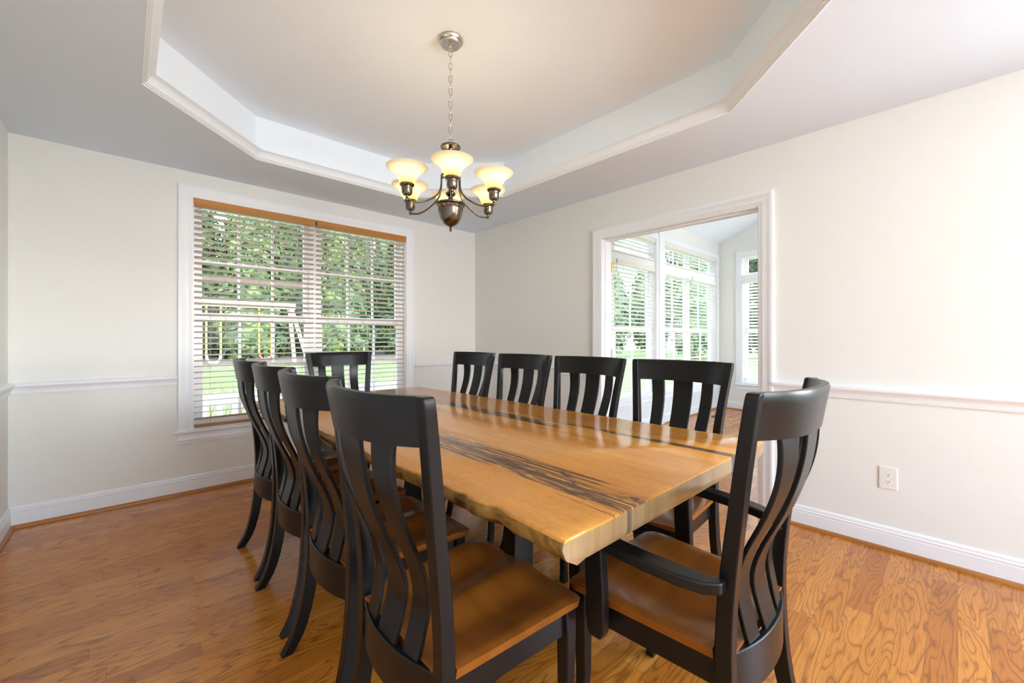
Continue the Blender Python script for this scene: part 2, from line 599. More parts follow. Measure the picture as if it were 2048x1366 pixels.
def smooth_tab(tab, z):
    """Catmull-Rom through the table"""
    n = len(tab)
    if z <= tab[0][0]:
        return tab[0][1]
    if z >= tab[-1][0]:
        return tab[-1][1]
    for i in range(n - 1):
        if z <= tab[i + 1][0]:
            z0, p1 = tab[i]
            z1, p2 = tab[i + 1]
            h = z1 - z0
            m1 = (tab[i + 1][1] - tab[i - 1][1]) / (tab[i + 1][0] - tab[i - 1][0]) if i > 0 else (p2 - p1) / h
            m2 = (tab[i + 2][1] - p1) / (tab[i + 2][0] - z0) if i + 2 < n else (p2 - p1) / h
            t = (z - z0) / h
            return ((2 * t ** 3 - 3 * t ** 2 + 1) * p1 + (t ** 3 - 2 * t ** 2 + t) * h * m1 +
                    (-2 * t ** 3 + 3 * t ** 2) * p2 + (t ** 3 - t ** 2) * h * m2)


# ------------------------------------------------------------------ room shell
WX0, WX1, WZ0, WZ1 = 0.371, 2.175, 0.475, 2.25      # double window opening in the back wall
DY0, DY1, DZ1 = 0.90, 2.158, 2.058                  # cased opening in the right wall

struct(MB().box(XL - 0.2, XR + 0.01, YF, YB + 0.02, -0.12, 0.0).build('floor', 'floor'))
b = MB()
b.box(XL - 0.13, WX0, YB, YB + WT, 0, TRAY_Z + 0.1)
b.box(WX1, XR + WT, YB, YB + WT, 0, TRAY_Z + 0.1)
b.box(WX0, WX1, YB, YB + WT, 0, WZ0)
b.box(WX0, WX1, YB, YB + WT, WZ1, TRAY_Z + 0.1)
struct(b.build('wall_back', 'wall'))
b = MB()
b.box(XR, XR + WT, -1.1, DY0, 0, TRAY_Z + 0.9)
b.box(XR, XR + WT, YF, -3.25, 0, TRAY_Z + 0.9)
b.box(XR, XR + WT, -3.25, -1.1, 0, 0.8)
b.box(XR, XR + WT, -3.25, -1.1, 2.3, TRAY_Z + 0.9)      # second unseen opening, added behind the camera to light from the right
b.box(XR, XR + WT, DY1, YB, 0, TRAY_Z + 0.9)
b.box(XR, XR + WT, DY0, DY1, DZ1, TRAY_Z + 0.9)
struct(b.build('wall_right', 'wall'))
struct(MB().box(XL - WT, XL, YF, YB, 0, TRAY_Z + 0.1).build('wall_left', 'wall'))

b = MB()
FX0, FX1, FZ = 0.2, 2.1, 2.3            # unseen opening behind the camera, added and sized to let daylight in
b.box(FX1, XR + WT, YF - WT, YF, 0, TRAY_Z + 0.1)
b.box(XL - WT, FX0, YF - WT, YF, 0, TRAY_Z + 0.1)
b.box(FX0, FX1, YF - WT, YF, 0, 0.8)
b.box(FX0, FX1, YF - WT, YF, FZ, TRAY_Z + 0.1)
struct(b.build('wall_front', 'wall'))

# ceiling with an eight-sided tray
tx0, tx1, ty0, ty1, tc = 0.054, 2.485, 0.246, 3.394, 0.622
octo = [(tx0 + tc, ty0), (tx1 - tc, ty0), (tx1, ty0 + tc), (tx1, ty1 - tc), (tx1 - tc, ty1), (tx0 + tc, ty1), (tx0, ty1 - tc), (tx0, ty0 + tc)]
rect = [(XL, YF), (XR, YF), (XR, ty0 + tc), (XR, ty1 - tc), (XR, YB), (XL, YB), (XL, ty1 - tc), (XL, ty0 + tc)]
b = MB()
vs = [(x, y, H) for x, y in octo] + [(x, y, H) for x, y in rect]
b.add(vs, [(i, (i + 1) % 8, 8 + (i + 1) % 8, 8 + i) for i in range(8)])
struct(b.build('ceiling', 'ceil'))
b = MB()
b.add([(x, y, H) for x, y in octo] + [(x, y, TRAY_Z) for x, y in octo], [(i, (i + 1) % 8, 8 + (i + 1) % 8, 8 + i) for i in range(8)])
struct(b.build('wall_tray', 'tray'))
b = MB()
b.add([(x, y, TRAY_Z) for x, y in octo], [tuple(range(8))])
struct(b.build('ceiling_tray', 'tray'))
# slab above, so no sky shows through
struct(MB().box(XL - WT, XR, YF, YB + WT, TRAY_Z + 0.06, TRAY_Z + 0.16).build('roof_slab', 'ceil'))
# moulding round the tray: steps at the lip, cove leaning inward above
prof = [(0.0, 0.0), (0.006, -0.002), (0.009, 0.004), (0.016, 0.005), (0.018, 0.012), (0.024, 0.013), (0.026, 0.020),
        (0.030, 0.030), (0.037, 0.042), (0.046, 0.052), (0.053, 0.057), (0.057, 0.060), (0.057, 0.066), (0.0, 0.066)]
struct(MB().sweep([(x, y, H) for x, y in octo], (0, 0, 1), prof, closed=True).build('trim_1', 'tray', smooth=30))

# skirting, oak shoe, chair rail (travel keeps the room on the left)
base_p = [(0, 0.0), (0.014, 0.0), (0.014, 0.088), (0.0115, 0.091), (0.0135, 0.095), (0.0135, 0.103), (0.009, 0.109), (0.0105, 0.113), (0.009, 0.122), (0.004, 0.128), (0, 0.129)]
shoe_p = [(0.013, 0.0), (0.031, 0.0), (0.0305, 0.006), (0.028, 0.012), (0.022, 0.017), (0.013, 0.0185)]
rail_p = [(0, 0.820), (0.010, 0.820), (0.012, 0.826), (0.010, 0.829), (0.014, 0.832), (0.014, 0.840), (0.017, 0.852), (0.023, 0.862), (0.026, 0.866),
          (0.030, 0.870), (0.033, 0.878), (0.031, 0.886), (0.022, 0.890), (0.012, 0.895), (0, 0.896)]
CAS_Y0, CAS_Y1 = 0.822, 2.238
run_a = [(XR, -1.1, 0), (XR, CAS_Y0, 0)]
run_b = [(XR, CAS_Y1, 0), (XR, YB, 0), (XL, YB, 0), (XL, YF, 0)]
CAS_X0, CAS_X1 = 0.284, 2.263


def runs(nm, pr, mats, with_window):
    out = []
    struct(MB().sweep(run_a, (0, 0, 1), pr).build(nm + '_right', mats[1], smooth=35))
    names = ['_right', '_back', '_left']
    if not with_window:
        for i in range(3):
            struct(MB().sweep(run_b, (0, 0, 1), pr, only=i).build(nm + names[i], mats[0] if i == 1 else mats[1], smooth=35))
    else:
        r1 = [(XR, CAS_Y1, 0), (XR, YB, 0), (CAS_X1, YB, 0)]
        r2 = [(CAS_X0, YB, 0), (XL, YB, 0), (XL, YF, 0)]
        struct(MB().sweep(r1, (0, 0, 1), pr, only=0).build(nm + names[0], mats[0], smooth=35))
        struct(MB().sweep(r1, (0, 0, 1), pr, only=1).build(nm + names[1], mats[0], smooth=35))
        struct(MB().sweep(r2, (0, 0, 1), pr, only=0).build(nm + names[1], mats[0], smooth=35))
        struct(MB().sweep(r2, (0, 0, 1), pr, only=1).build(nm + names[2], mats[0], smooth=35))


runs('baseboard', base_p, ('trim', 'trim'), False)
runs('trim_shoe', shoe_p, ('shoe', 'shoe_y'), False)
runs('trim_chair_rail', rail_p, ('trim', 'trim'), True)

# casing profile: a = away from the opening, b = out of the wall
cas_p = [(0.0, 0.0), (0.0, 0.010), (0.004, 0.012), (0.020, 0.013), (0.024, 0.016), (0.034, 0.0165), (0.060, 0.019), (0.066, 0.022), (0.078, 0.024), (0.086, 0.023), (0.088, 0.018), (0.088, 0.0)]

# cased opening: jambs, stops, casing; the path keeps the casing on its left
dc = empty('trim_2', (XR, 1.53, 0))
struct(dc)
o = MB().sweep([(XR, DY1 - 0.006, 0), (XR, DY1 - 0.006, DZ1 - 0.004), (XR, DY0 + 0.006, DZ1 - 0.004), (XR, DY0 + 0.006, 0)], (-1, 0, 0),
               cas_p).build('casing', 'trim', smooth=35)
o.parent = dc
o.matrix_parent_inverse = Matrix.Translation(dc.location).inverted()


def child(o, parent):
    o.parent = parent
    o.matrix_parent_inverse = Matrix.Translation(parent.location).inverted()
    return o


b = MB()
jx0, jx1 = XR - 0.002, XR + WT + 0.002
b.box(jx0, jx1, DY0, DY0 + 0.010, 0, DZ1)
b.box(jx0, jx1, DY1 - 0.010, DY1, 0, DZ1)
b.box(jx0, jx1, DY0 + 0.010, DY1 - 0.010, DZ1 - 0.010, DZ1)
child(b.build('jamb', 'trim'), dc)
b = MB()
sx0, sx1 = XR + 0.035, XR + 0.078
b.box(sx0, sx1, DY0 + 0.010, DY0 + 0.021, 0, DZ1 - 0.010)
b.box(sx0, sx1, DY1 - 0.021, DY1 - 0.010, 0, DZ1 - 0.010)
b.box(sx0, sx1, DY0 + 0.021, DY1 - 0.021, DZ1 - 0.021, DZ1 - 0.010)
child(b.build('stop', 'trim'), dc)
# the open door leaf, hinged at the far jamb
ang = math.radians(62)
dr = empty('door_1', (XR + WT + 0.012, DY1 - 0.012, 0), ang)
struct(dr)
b = MB()
DW, DT = 0.61, 0.035
b.box(0.004, 0.11, 0, DT, 0.012, 2.045)
b.box(DW - 0.11, DW, 0, DT, 0.012, 2.045)
b.box(0.11, DW - 0.11, 0, DT, 1.935, 2.045)
b.box(0.11, DW - 0.11, 0, DT, 0.012, 0.25)
for i in range(1, 5):
    zz = 0.25 + i * (1.685 / 5)
    b.box(0.11, DW - 0.11, 0.008, DT - 0.008, zz - 0.011, zz + 0.011)
b.box(DW / 2 - 0.011, DW / 2 + 0.011, 0.008, DT - 0.008, 0.25, 1.935)
b.build('leaf', 'door', dr)
MB().box(0.10, DW - 0.10, DT / 2 - 0.002, DT / 2 + 0.002, 0.24, 1.945).build('pane', 'glass', dr)
for zz, mm in ((1.82, 'brass'), (1.025, 'old_brass'), (0.25, 'old_brass')):
    b = MB()
    b.box(0.0005, 0.0045, 0.002, 0.032, zz - 0.045, zz + 0.045)
    b.lathe([(0.001, -0.047), (0.006, -0.045), (0.006, 0.045), (0.001, 0.047)], (0.0, -0.006, zz), 10)
    hg = b.build('hinge', mm, dr)


# ------------------------------------------------------------------ windows
def sash(parent, x0, x1, z0, z1, y, rows, cols, st=0.042, bot=0.05, top=0.04, th=0.03, mut=0.018):
    b = MB()
    b.box(x0, x0 + st, y, y + th, z0, z1)
    b.box(x1 - st, x1, y, y + th, z0, z1)
    b.box(x0 + st, x1 - st, y, y + th, z0, z0 + bot)
    b.box(x0 + st, x1 - st, y, y + th, z1 - top, z1)
    s = b.build('sash', 'vinyl', parent)
    gx0, gx1, gz0, gz1 = x0 + st, x1 - st, z0 + bot, z1 - top
    if cols > 1 or rows > 1:
        b = MB()
        for i in range(1, cols):
            xx = gx0 + (gx1 - gx0) * i / cols
            b.box(xx - mut / 2, xx + mut / 2, y + 0.006, y + th - 0.006, gz0, gz1)
        for i in range(1, rows):
            zz = gz0 + (gz1 - gz0) * i / rows
            b.box(gx0, gx1, y + 0.0061, y + th - 0.0061, zz - mut / 2, zz + mut / 2)
        b.build('muntins', 'vinyl', s)
    MB().box(gx0 - 0.002, gx1 + 0.002, y + th / 2 - 0.002, y + th / 2 + 0.002, gz0 - 0.002, gz1 + 0.002).build('pane', 'glass', s)
    return s


def blind(name, origin, rz, wid, ztop, zbot, slat_m, head_m, rail_m, label, group, pitch=0.0445, tilt=12.0, depth=0.05, head=0.062, cords=(0.12, 0.5, 0.88), tassel=None, loose=None, bottom_h=0.020):
    """local frame: x along the window, y out of the room, z up; origin is the middle of the blind"""
    r = empty(name, origin, rz, label, 'blind', group)
    h = wid / 2
    MB().box(-h, h, -0.034, -0.022, ztop - head, ztop).build('valance', head_m, r, bevel=0.003)
    MB().box(-h + 0.006, h - 0.006, -0.020, 0.026, ztop - 0.045, ztop - 0.002).build('headrail', head_m, r)
    b = MB()
    z = ztop - head + 0.012
    first = True
    t0 = math.radians(tilt)
    zs = []
    while z > zbot + bottom_h + 0.022:
        zs.append(z)
        z -= pitch
    for i, z in enumerate(zs):
        t = t0 + math.radians(random.uniform(-2.0, 2.0))
        if loose and i == len(zs) - 1:
            z -= 0.004
            t = math.radians(loose)
        rot = Matrix.Rotation(-t, 3, 'X')
        # a slightly crowned slat: three strips
        c, s = math.cos(t), math.sin(t)
        vs = []
        for xx in (-h + 0.004, h - 0.004):
            for q, cr in ((-0.5, 0.0), (-0.17, 0.0022), (0.17, 0.0022), (0.5, 0.0)):
                for th in (-0.0014, 0.0014):
                    yy, zz = q * depth, cr + th
                    vs.append((xx, yy * c + zz * s, z - yy * s + zz * c))
        fs = [(0, 1, 3, 2), (2, 3, 5, 4), (4, 5, 7, 6), (8, 10, 11, 9), (10, 12, 13, 11), (12, 14, 15, 13), (0, 8, 9, 1), (6, 7, 15, 14)]
        for k in (0, 2, 4):
            fs.append((k + 1, k + 9, k + 11, k + 3))
            fs.append((k, k + 2, k + 10, k + 8))
        b.add(vs, fs)
    b.build('slats', slat_m, r)
    MB().box(-h + 0.003, h - 0.003, -0.026, 0.026, zbot, zbot + bottom_h).build('bottom_rail', rail_m, r, bevel=0.003)
    b = MB()
    for f in cords:
        xx = -h + wid * f
        for yy in (-0.0275, 0.0275):
            b.tube([(xx, yy, zbot + bottom_h), (xx, yy, ztop - head)], 0.0009, 5)
    b.build('ladder_cords', 'cord' if slat_m == 'slat' else 'white_slat', r)
    if tassel:
        cm = 'cord' if slat_m == 'slat' else 'white_slat'
        for xx, zz in tassel:
            pc = MB().tube([(xx, -0.030, zz), (xx, -0.030, ztop - head)], 0.0013, 5).build('pull_cord', cm, r)
            MB().lathe([(0.002, 0.03), (0.005, 0.026), (0.008, 0.006), (0.0075, 0.0), (0.001, -0.001)], (xx, -0.030, zz - 0.028), 10).build('tassel', cm, pc, smooth=40)
    return r


def window_unit(name, xs, z0, z1, wall_y, meet, parent_loc, rz, transom=None, casing=True, cols=3, rows=2, apron=True, cas=cas_p):
    """xs: list of (x0,x1) units side by side; local x along the wall, local +y to the outside"""
    w = empty(name, parent_loc, rz)
    struct(w)
    X0, X1 = xs[0][0], xs[-1][1]
    zt = transom[1] if transom else z1
    b = MB()
    y0, y1 = 0.0, WT
    b.box(X0, X0 + 0.012, y0 + 0.004, y1, z0, zt)
    b.box(X1 - 0.012, X1, y0 + 0.004, y1, z0, zt)
    b.box(X0 + 0.012, X0 + 0.032, 0.056, y1, z0 + 0.012, zt - 0.012)
    b.box(X1 - 0.032, X1 - 0.012, 0.056, y1, z0 + 0.012, zt - 0.012)
    b.box(X0 + 0.012, X1 - 0.012, y0 + 0.004, y1, zt - 0.012, zt)
    b.box(X0 + 0.012, X1 - 0.012, y0 + 0.004, y1, z0, z0 + 0.012)
    for a, c in zip(xs, xs[1:]):
        b.box(a[1] - 0.032, c[0] + 0.032, 0.056, y1, z0 + 0.012, zt - 0.012)
    if transom:
        b.box(X0 + 0.012, X1 - 0.012, 0.012, y1, z1, transom[0])
    b.build('frame', 'vinyl', w)
    for x0, x1 in xs:
        a, c = x0 + 0.03, x1 - 0.03
        sash(w, a, c, meet - 0.028, z1 - 0.012, 0.092, rows, cols)
        sash(w, a, c, z0 + 0.012, meet + 0.028, 0.060, rows, cols)
        if transom:
            sash(w, a, c, transom[0], transom[1] - 0.012, 0.075, 1, cols, bot=0.035, top=0.035)
    if casing:
        MB().sweep([(X0 + 0.003, 0, z0 - 0.006), (X0 + 0.003, 0, zt - 0.003), (X1 - 0.003, 0, zt - 0.003), (X1 - 0.003, 0, z0 - 0.006)], (0, -1, 0),
                   cas).build('casing', 'trim', w, smooth=35)
        MB().box(X0 - 0.104, X1 + 0.104, -0.042, 0.058, z0 - 0.016, z0 + 0.0).build('stool', 'trim', w, bevel=0.004)
        if apron:
            ap = [(0.0, 0.0), (0.014, 0.0), (0.017, -0.02), (0.014, -0.045), (0.018, -0.055), (0.012, -0.066), (0.013, -0.08), (0.0, -0.082)]
            b = MB()
            b.loft([[(xx, -p[0], z0 - 0.016 + p[1]) for p in ap] for xx in (X0 - 0.085, X1 + 0.085)])
            b.build('apron', 'trim', w, smooth=35)
    return w


window_unit('window_1', [(WX0, 1.262), (1.272, WX1)], WZ0, WZ1, YB, 1.345, (0, YB, 0), 0.0)
blind('window_blind', (0.8225, 4.008, 0), 0, 0.878, WZ1 - 0.001, WZ0 + 0.008, 'slat', 'valance', 'bottom_rail',
      'brown wood slat blind on the left half of the double window', 'wood blinds in the double window', tassel=[(-0.24, 1.24), (0.30, 1.24)], loose=26)
blind('window_blind', (1.722, 4.008, 0), 0, 0.892, WZ1 - 0.001, WZ0 + 0.008, 'slat', 'valance', 'bottom_rail',
      'brown wood slat blind on the right half of the double window, nearer the corner', 'wood blinds in the double window', tassel=[(-0.26, 1.20), (0.24, 1.15)])


# ------------------------------------------------------------------ outlet on the right wall
def outlet(loc, rz, label):
    r = empty('wall_outlet', loc, rz, label, 'outlet')
    # local: x along the wall, y into the room, z up (about the plate centre)
    w, h = 0.040, 0.0625
    b = MB()
    b.loft([[(-w, 0, -h), (w, 0, -h), (w, 0, h), (-w, 0, h)], [(-w, 0.003, -h), (w, 0.003, -h), (w, 0.003, h), (-w, 0.003, h)],
            [(-w + 0.004, 0.0062, -h + 0.004), (w - 0.004, 0.0062, -h + 0.004), (w - 0.004, 0.0062, h - 0.004), (-w + 0.004, 0.0062, h - 0.004)]])
    b.build('cover_plate', 'plate', r)
    for zc in (0.0195, -0.0195):
        pts = []
        for k in range(24):
            a = 2 * PI * k / 24
            pts.append((0.0165 * math.cos(a), max(-0.0125, min(0.0125, 0.0165 * math.sin(a)))))
        b = MB()
        b.loft([[(x, 0.0055, zc + z) for x, z in pts], [(x, 0.0082, zc + z) for x, z in pts]])
        rc = b.build('receptacle', 'receptacle', r)
        b = MB()
        b.box(-0.0078, -0.0052, 0.0076, 0.0086, zc - 0.001, zc + 0.0085)
        b.box(0.0052, 0.0076, 0.0076, 0.0086, zc + 0.0005, zc + 0.0075)
        b.lathe([(0.0027, 0), (0.0027, 0.001)], (0, 0, 0), 12)
        # ground hole faces the room
        vs = b.v[-24:]
        b.v[-24:] = [(p[0], 0.0076 + p[2], zc - 0.0068 + p[1]) for p in vs]
        b.build('slots', 'slot', rc)
    b = MB()
    b.lathe([(0.003, 0), (0.003, 0.0012), (0.002, 0.0018)], (0, 0, 0), 12)
    b.v = [(p[0], 0.006 + p[2], p[1]) for p in b.v]
    b.build('screw', 'plate', r)
    return r


outlet((XR, 0.263, 0.397), PI / 2, 'white duplex outlet on the right wall below the chair rail')

# ------------------------------------------------------------------ dining table
table = empty('dining_table', (TX, TY, 0), 0, 'long live edge wooden dining table with black streaks in the top', 'table')
ZT, ZB = 0.76, 0.695


def edge_noise(t, seed):
    return (math.sin(t * 3.1 + seed) * 0.006 + math.sin(t * 7.3 + seed * 2.1) * 0.003 + math.sin(t * 17.0 + seed * 3.7) * 0.0014 + math.sin(t * 41 + seed) * 0.0014)


per = []        # (x, y, nx, ny, live, t)
NL, NE = 110, 26
ynear, yfar = 0.546, 3.122
for i in range(NL):             # left live edge, from near to far
    t = i / NL
    y = ynear + (yfar - ynear) * t
    x = 0.655 + 0.012 * math.sin(min(1, t * 4) * PI / 2) - 0.05 * t + edge_noise(t * 3.4, 1.3) * min(1, t * 12)
    bumpy = 0.010 * math.exp(-((y - 0.765) / 0.05) ** 2)
    x += bumpy
    notch = 0.0
    for yn in (0.772, 0.905):
        notch = max(notch, math.exp(-((y - yn) / 0.012) ** 2))
    x += 0.010 * notch
    per.append((x, y, -1, 0, 1.0, t * 3.4))
for i in range(NE):             # far end
    t = i / NE
    per.append((0.617 + (1.838 - 0.617) * t, yfar + 0.008 * t, 0, 1, 0.0, t))
for i in range(NL):             # right live edge, far to near
    t = i / NL
    y = yfar + 0.008 + (ynear - 0.014 - yfar - 0.008) * t
    x = 1.838 + (1.873 - 1.838) * t + edge_noise(t * 3.4, 4.4) * min(1, t * 12, (1 - t) * 12)
    per.append((x, y, 1, 0, 1.0, t * 3.4 + 9))
for i in range(NE):             # near end
    t = i / NE
    per.append((1.873 + (0.655 - 1.873) * t, ynear - 0.014 + 0.014 * t, 0, -1, 0.0, t + 5))
levels = [(0.760, -0.005, -0.004), (0.7585, -0.001, -0.001), (0.754, 0.002, 0.0), (0.742, 0.006, 0.0), (0.728, 0.004, 0.0), (0.715, -0.008, 0.0), (0.703, -0.024, -0.002), (0.695, -0.040, -0.006)]
rings = []
for z, ol, oe in levels:
    rg = []
    for k, (x, y, nx, ny, live, t) in enumerate(per):
        off = ol if live else oe
        if live:
            rough_e = (math.sin(t * 29 + z * 160) * 0.0016 + math.sin(t * 63 + z * 300) * 0.002 + math.sin(t * 5 + z * 60) * 0.002)
            off += rough_e * min(1.0, (0.760 - z) / 0.02)
        xx, yy = x + nx * off - TX, y + ny * off - TY
        if not live:
            # pull the corners of the end cuts in with the live edges
            fx = (x - 0.655) / (1.873 - 0.655)
            fx = max(0, min(1, fx))
            xx += -ol * (1 - fx) * max(0, 1 - fx * 6) + ol * fx * max(0, 1 - (1 - fx) * 6)
        rg.append((xx, yy, z))
    rings.append(rg)
MB().loft(rings).build('tabletop', 'slab', table, smooth=50)
# two black trestles
for s_, yy in ((1, 0.72), (-1, -0.72)):
    b = MB()
    b.loft([[(-0.44, -0.035, 0.0), (0.44, -0.035, 0.0), (0.44, 0.035, 0.0), (-0.44, 0.035, 0.0)],
            [(-0.43, -0.03, 0.045), (0.43, -0.03, 0.045), (0.43, 0.03, 0.045), (-0.43, 0.03, 0.045)]])
    o = b.build('foot_bar', 'black', table, (0, yy, 0), bevel=0.004)
    b = MB()
    b.box(-0.42, 0.42, -0.035, 0.035, 0.645, 0.695)
    b.build('top_bar', 'black', table, (0, yy, 0), bevel=0.004)
    for sx in (-1, 1):
        b = MB()
        b.loft([[(sx * 0.20 - 0.05, -0.03, 0.04), (sx * 0.20 + 0.05, -0.03, 0.04), (sx * 0.20 + 0.05, 0.03, 0.04), (sx * 0.20 - 0.05, 0.03, 0.04)],
                [(sx * 0.17 - 0.05, -0.03, 0.65), (sx * 0.17 + 0.05, -0.03, 0.65), (sx * 0.17 + 0.05, 0.03, 0.65), (sx * 0.17 - 0.05, 0.03, 0.65)]])
        b.build('leg', 'black', table, (0, yy, 0), bevel=0.004)

# ------------------------------------------------------------------ chairs
# side profile of a back post (rear edge, y forward) and its outer half width
REAR = [(0.0, 0.0), (0.06, 0.034), (0.15, 0.060), (0.235, 0.075), (0.33, 0.083), (0.43, 0.087), (0.52, 0.086), (0.60, 0.081), (0.68, 0.073), (0.76, 0.063), (0.85, 0.051), (0.95, 0.036), (1.06, 0.018)]
DEEP = [(0.0, 0.038), (0.1, 0.042), (0.25, 0.043), (0.46, 0.038), (0.75, 0.034), (0.95, 0.030), (1.06, 0.028)]
OUT = [(0.0, 0.228), (0.15, 0.219), (0.3, 0.214), (0.45, 0.212), (0.6, 0.214), (0.74, 0.221), (0.87, 0.234), (0.97, 0.246), (1.06, 0.257)]
SLAT = [(0.445, 0.074), (0.50, 0.087), (0.56, 0.098), (0.60, 0.096), (0.67, 0.078), (0.76, 0.044), (0.865, 0.008), (0.965, -0.014)]
ZTOP, ZCR = 1.060, 0.955
PW = 0.034


def seat_mesh(wf, wr, y0, y1, notch=0.176, th=0.030, top=0.462):
    nx, rows = 28, [y0, y0 + 0.037, y0 + 0.040] + [y0 + 0.04 + (y1 - y0 - 0.04) * k / 22 for k in range(1, 23)]

    def hw(y):
        if y <= y0 + 0.038:
            return notch
        f = (y - y0) / (y1 - y0)
        e = 0.0
        if y > y1 - 0.02:
            e = 0.012 * ((y - (y1 - 0.02)) / 0.02) ** 2
        return wr + (wf - wr) * f - e

    def zt(x, y):
        f = (y - y0) / (y1 - y0)
        u = abs(x) / hw(y)
        g = math.exp(-((f - 0.50) / 0.42) ** 2)
        scoop = 0.024 * g * (math.exp(-((u - 0.45) / 0.34) ** 2))
        front = 0.010 * max(0, (f - 0.80) / 0.2) ** 2
        edge = 0.004 * max(0, (u - 0.93) / 0.07) ** 2
        rise = 0.006 * math.exp(-(u / 0.22) ** 2) * max(0, (f - 0.45) / 0.55)
        return top - scoop - front - edge + rise

    b = MB()
    vs, fs = [], []
    cols = nx + 1
    for y in rows:
        for i in range(cols):
            q = i / nx * 2 - 1
            x = q * hw(y)
            bow = 0.010 * (1 - q * q) * max(0, ((y - y0) / (y1 - y0) - 0.8) / 0.2)
            vs.append((x, y + bow, zt(x, y)))
    nt_ = len(vs)
    for y in rows:
        for i in range(cols):
            q = i / nx * 2 - 1
            x = q * (hw(y) - 0.006)
            bow = 0.008 * (1 - q * q) * max(0, ((y - y0) / (y1 - y0) - 0.8) / 0.2)
            vs.append((x, y + bow - (0.004 if y == rows[-1] else 0), top - th - (0.006 if False else 0)))
    R_ = len(rows)
    for j in range(R_ - 1):
        for i in range(nx):
            a = j * cols + i
            fs.append((a, a + 1, a + 1 + cols, a + cols))
            fs.append((nt_ + a, nt_ + a + cols, nt_ + a + 1 + cols, nt_ + a + 1))
    for i in range(nx):
        fs.append((i, nt_ + i, nt_ + i + 1, i + 1))
        a = (R_ - 1) * cols + i
        fs.append((a, a + 1, nt_ + a + 1, nt_ + a))
    for j in range(R_ - 1):
        a = j * cols
        fs.append((a, a + cols, nt_ + a + cols, nt_ + a))
        a = j * cols + nx
        fs.append((a, nt_ + a, nt_ + a + cols, a + cols))
    b.add(vs, fs)
    return b


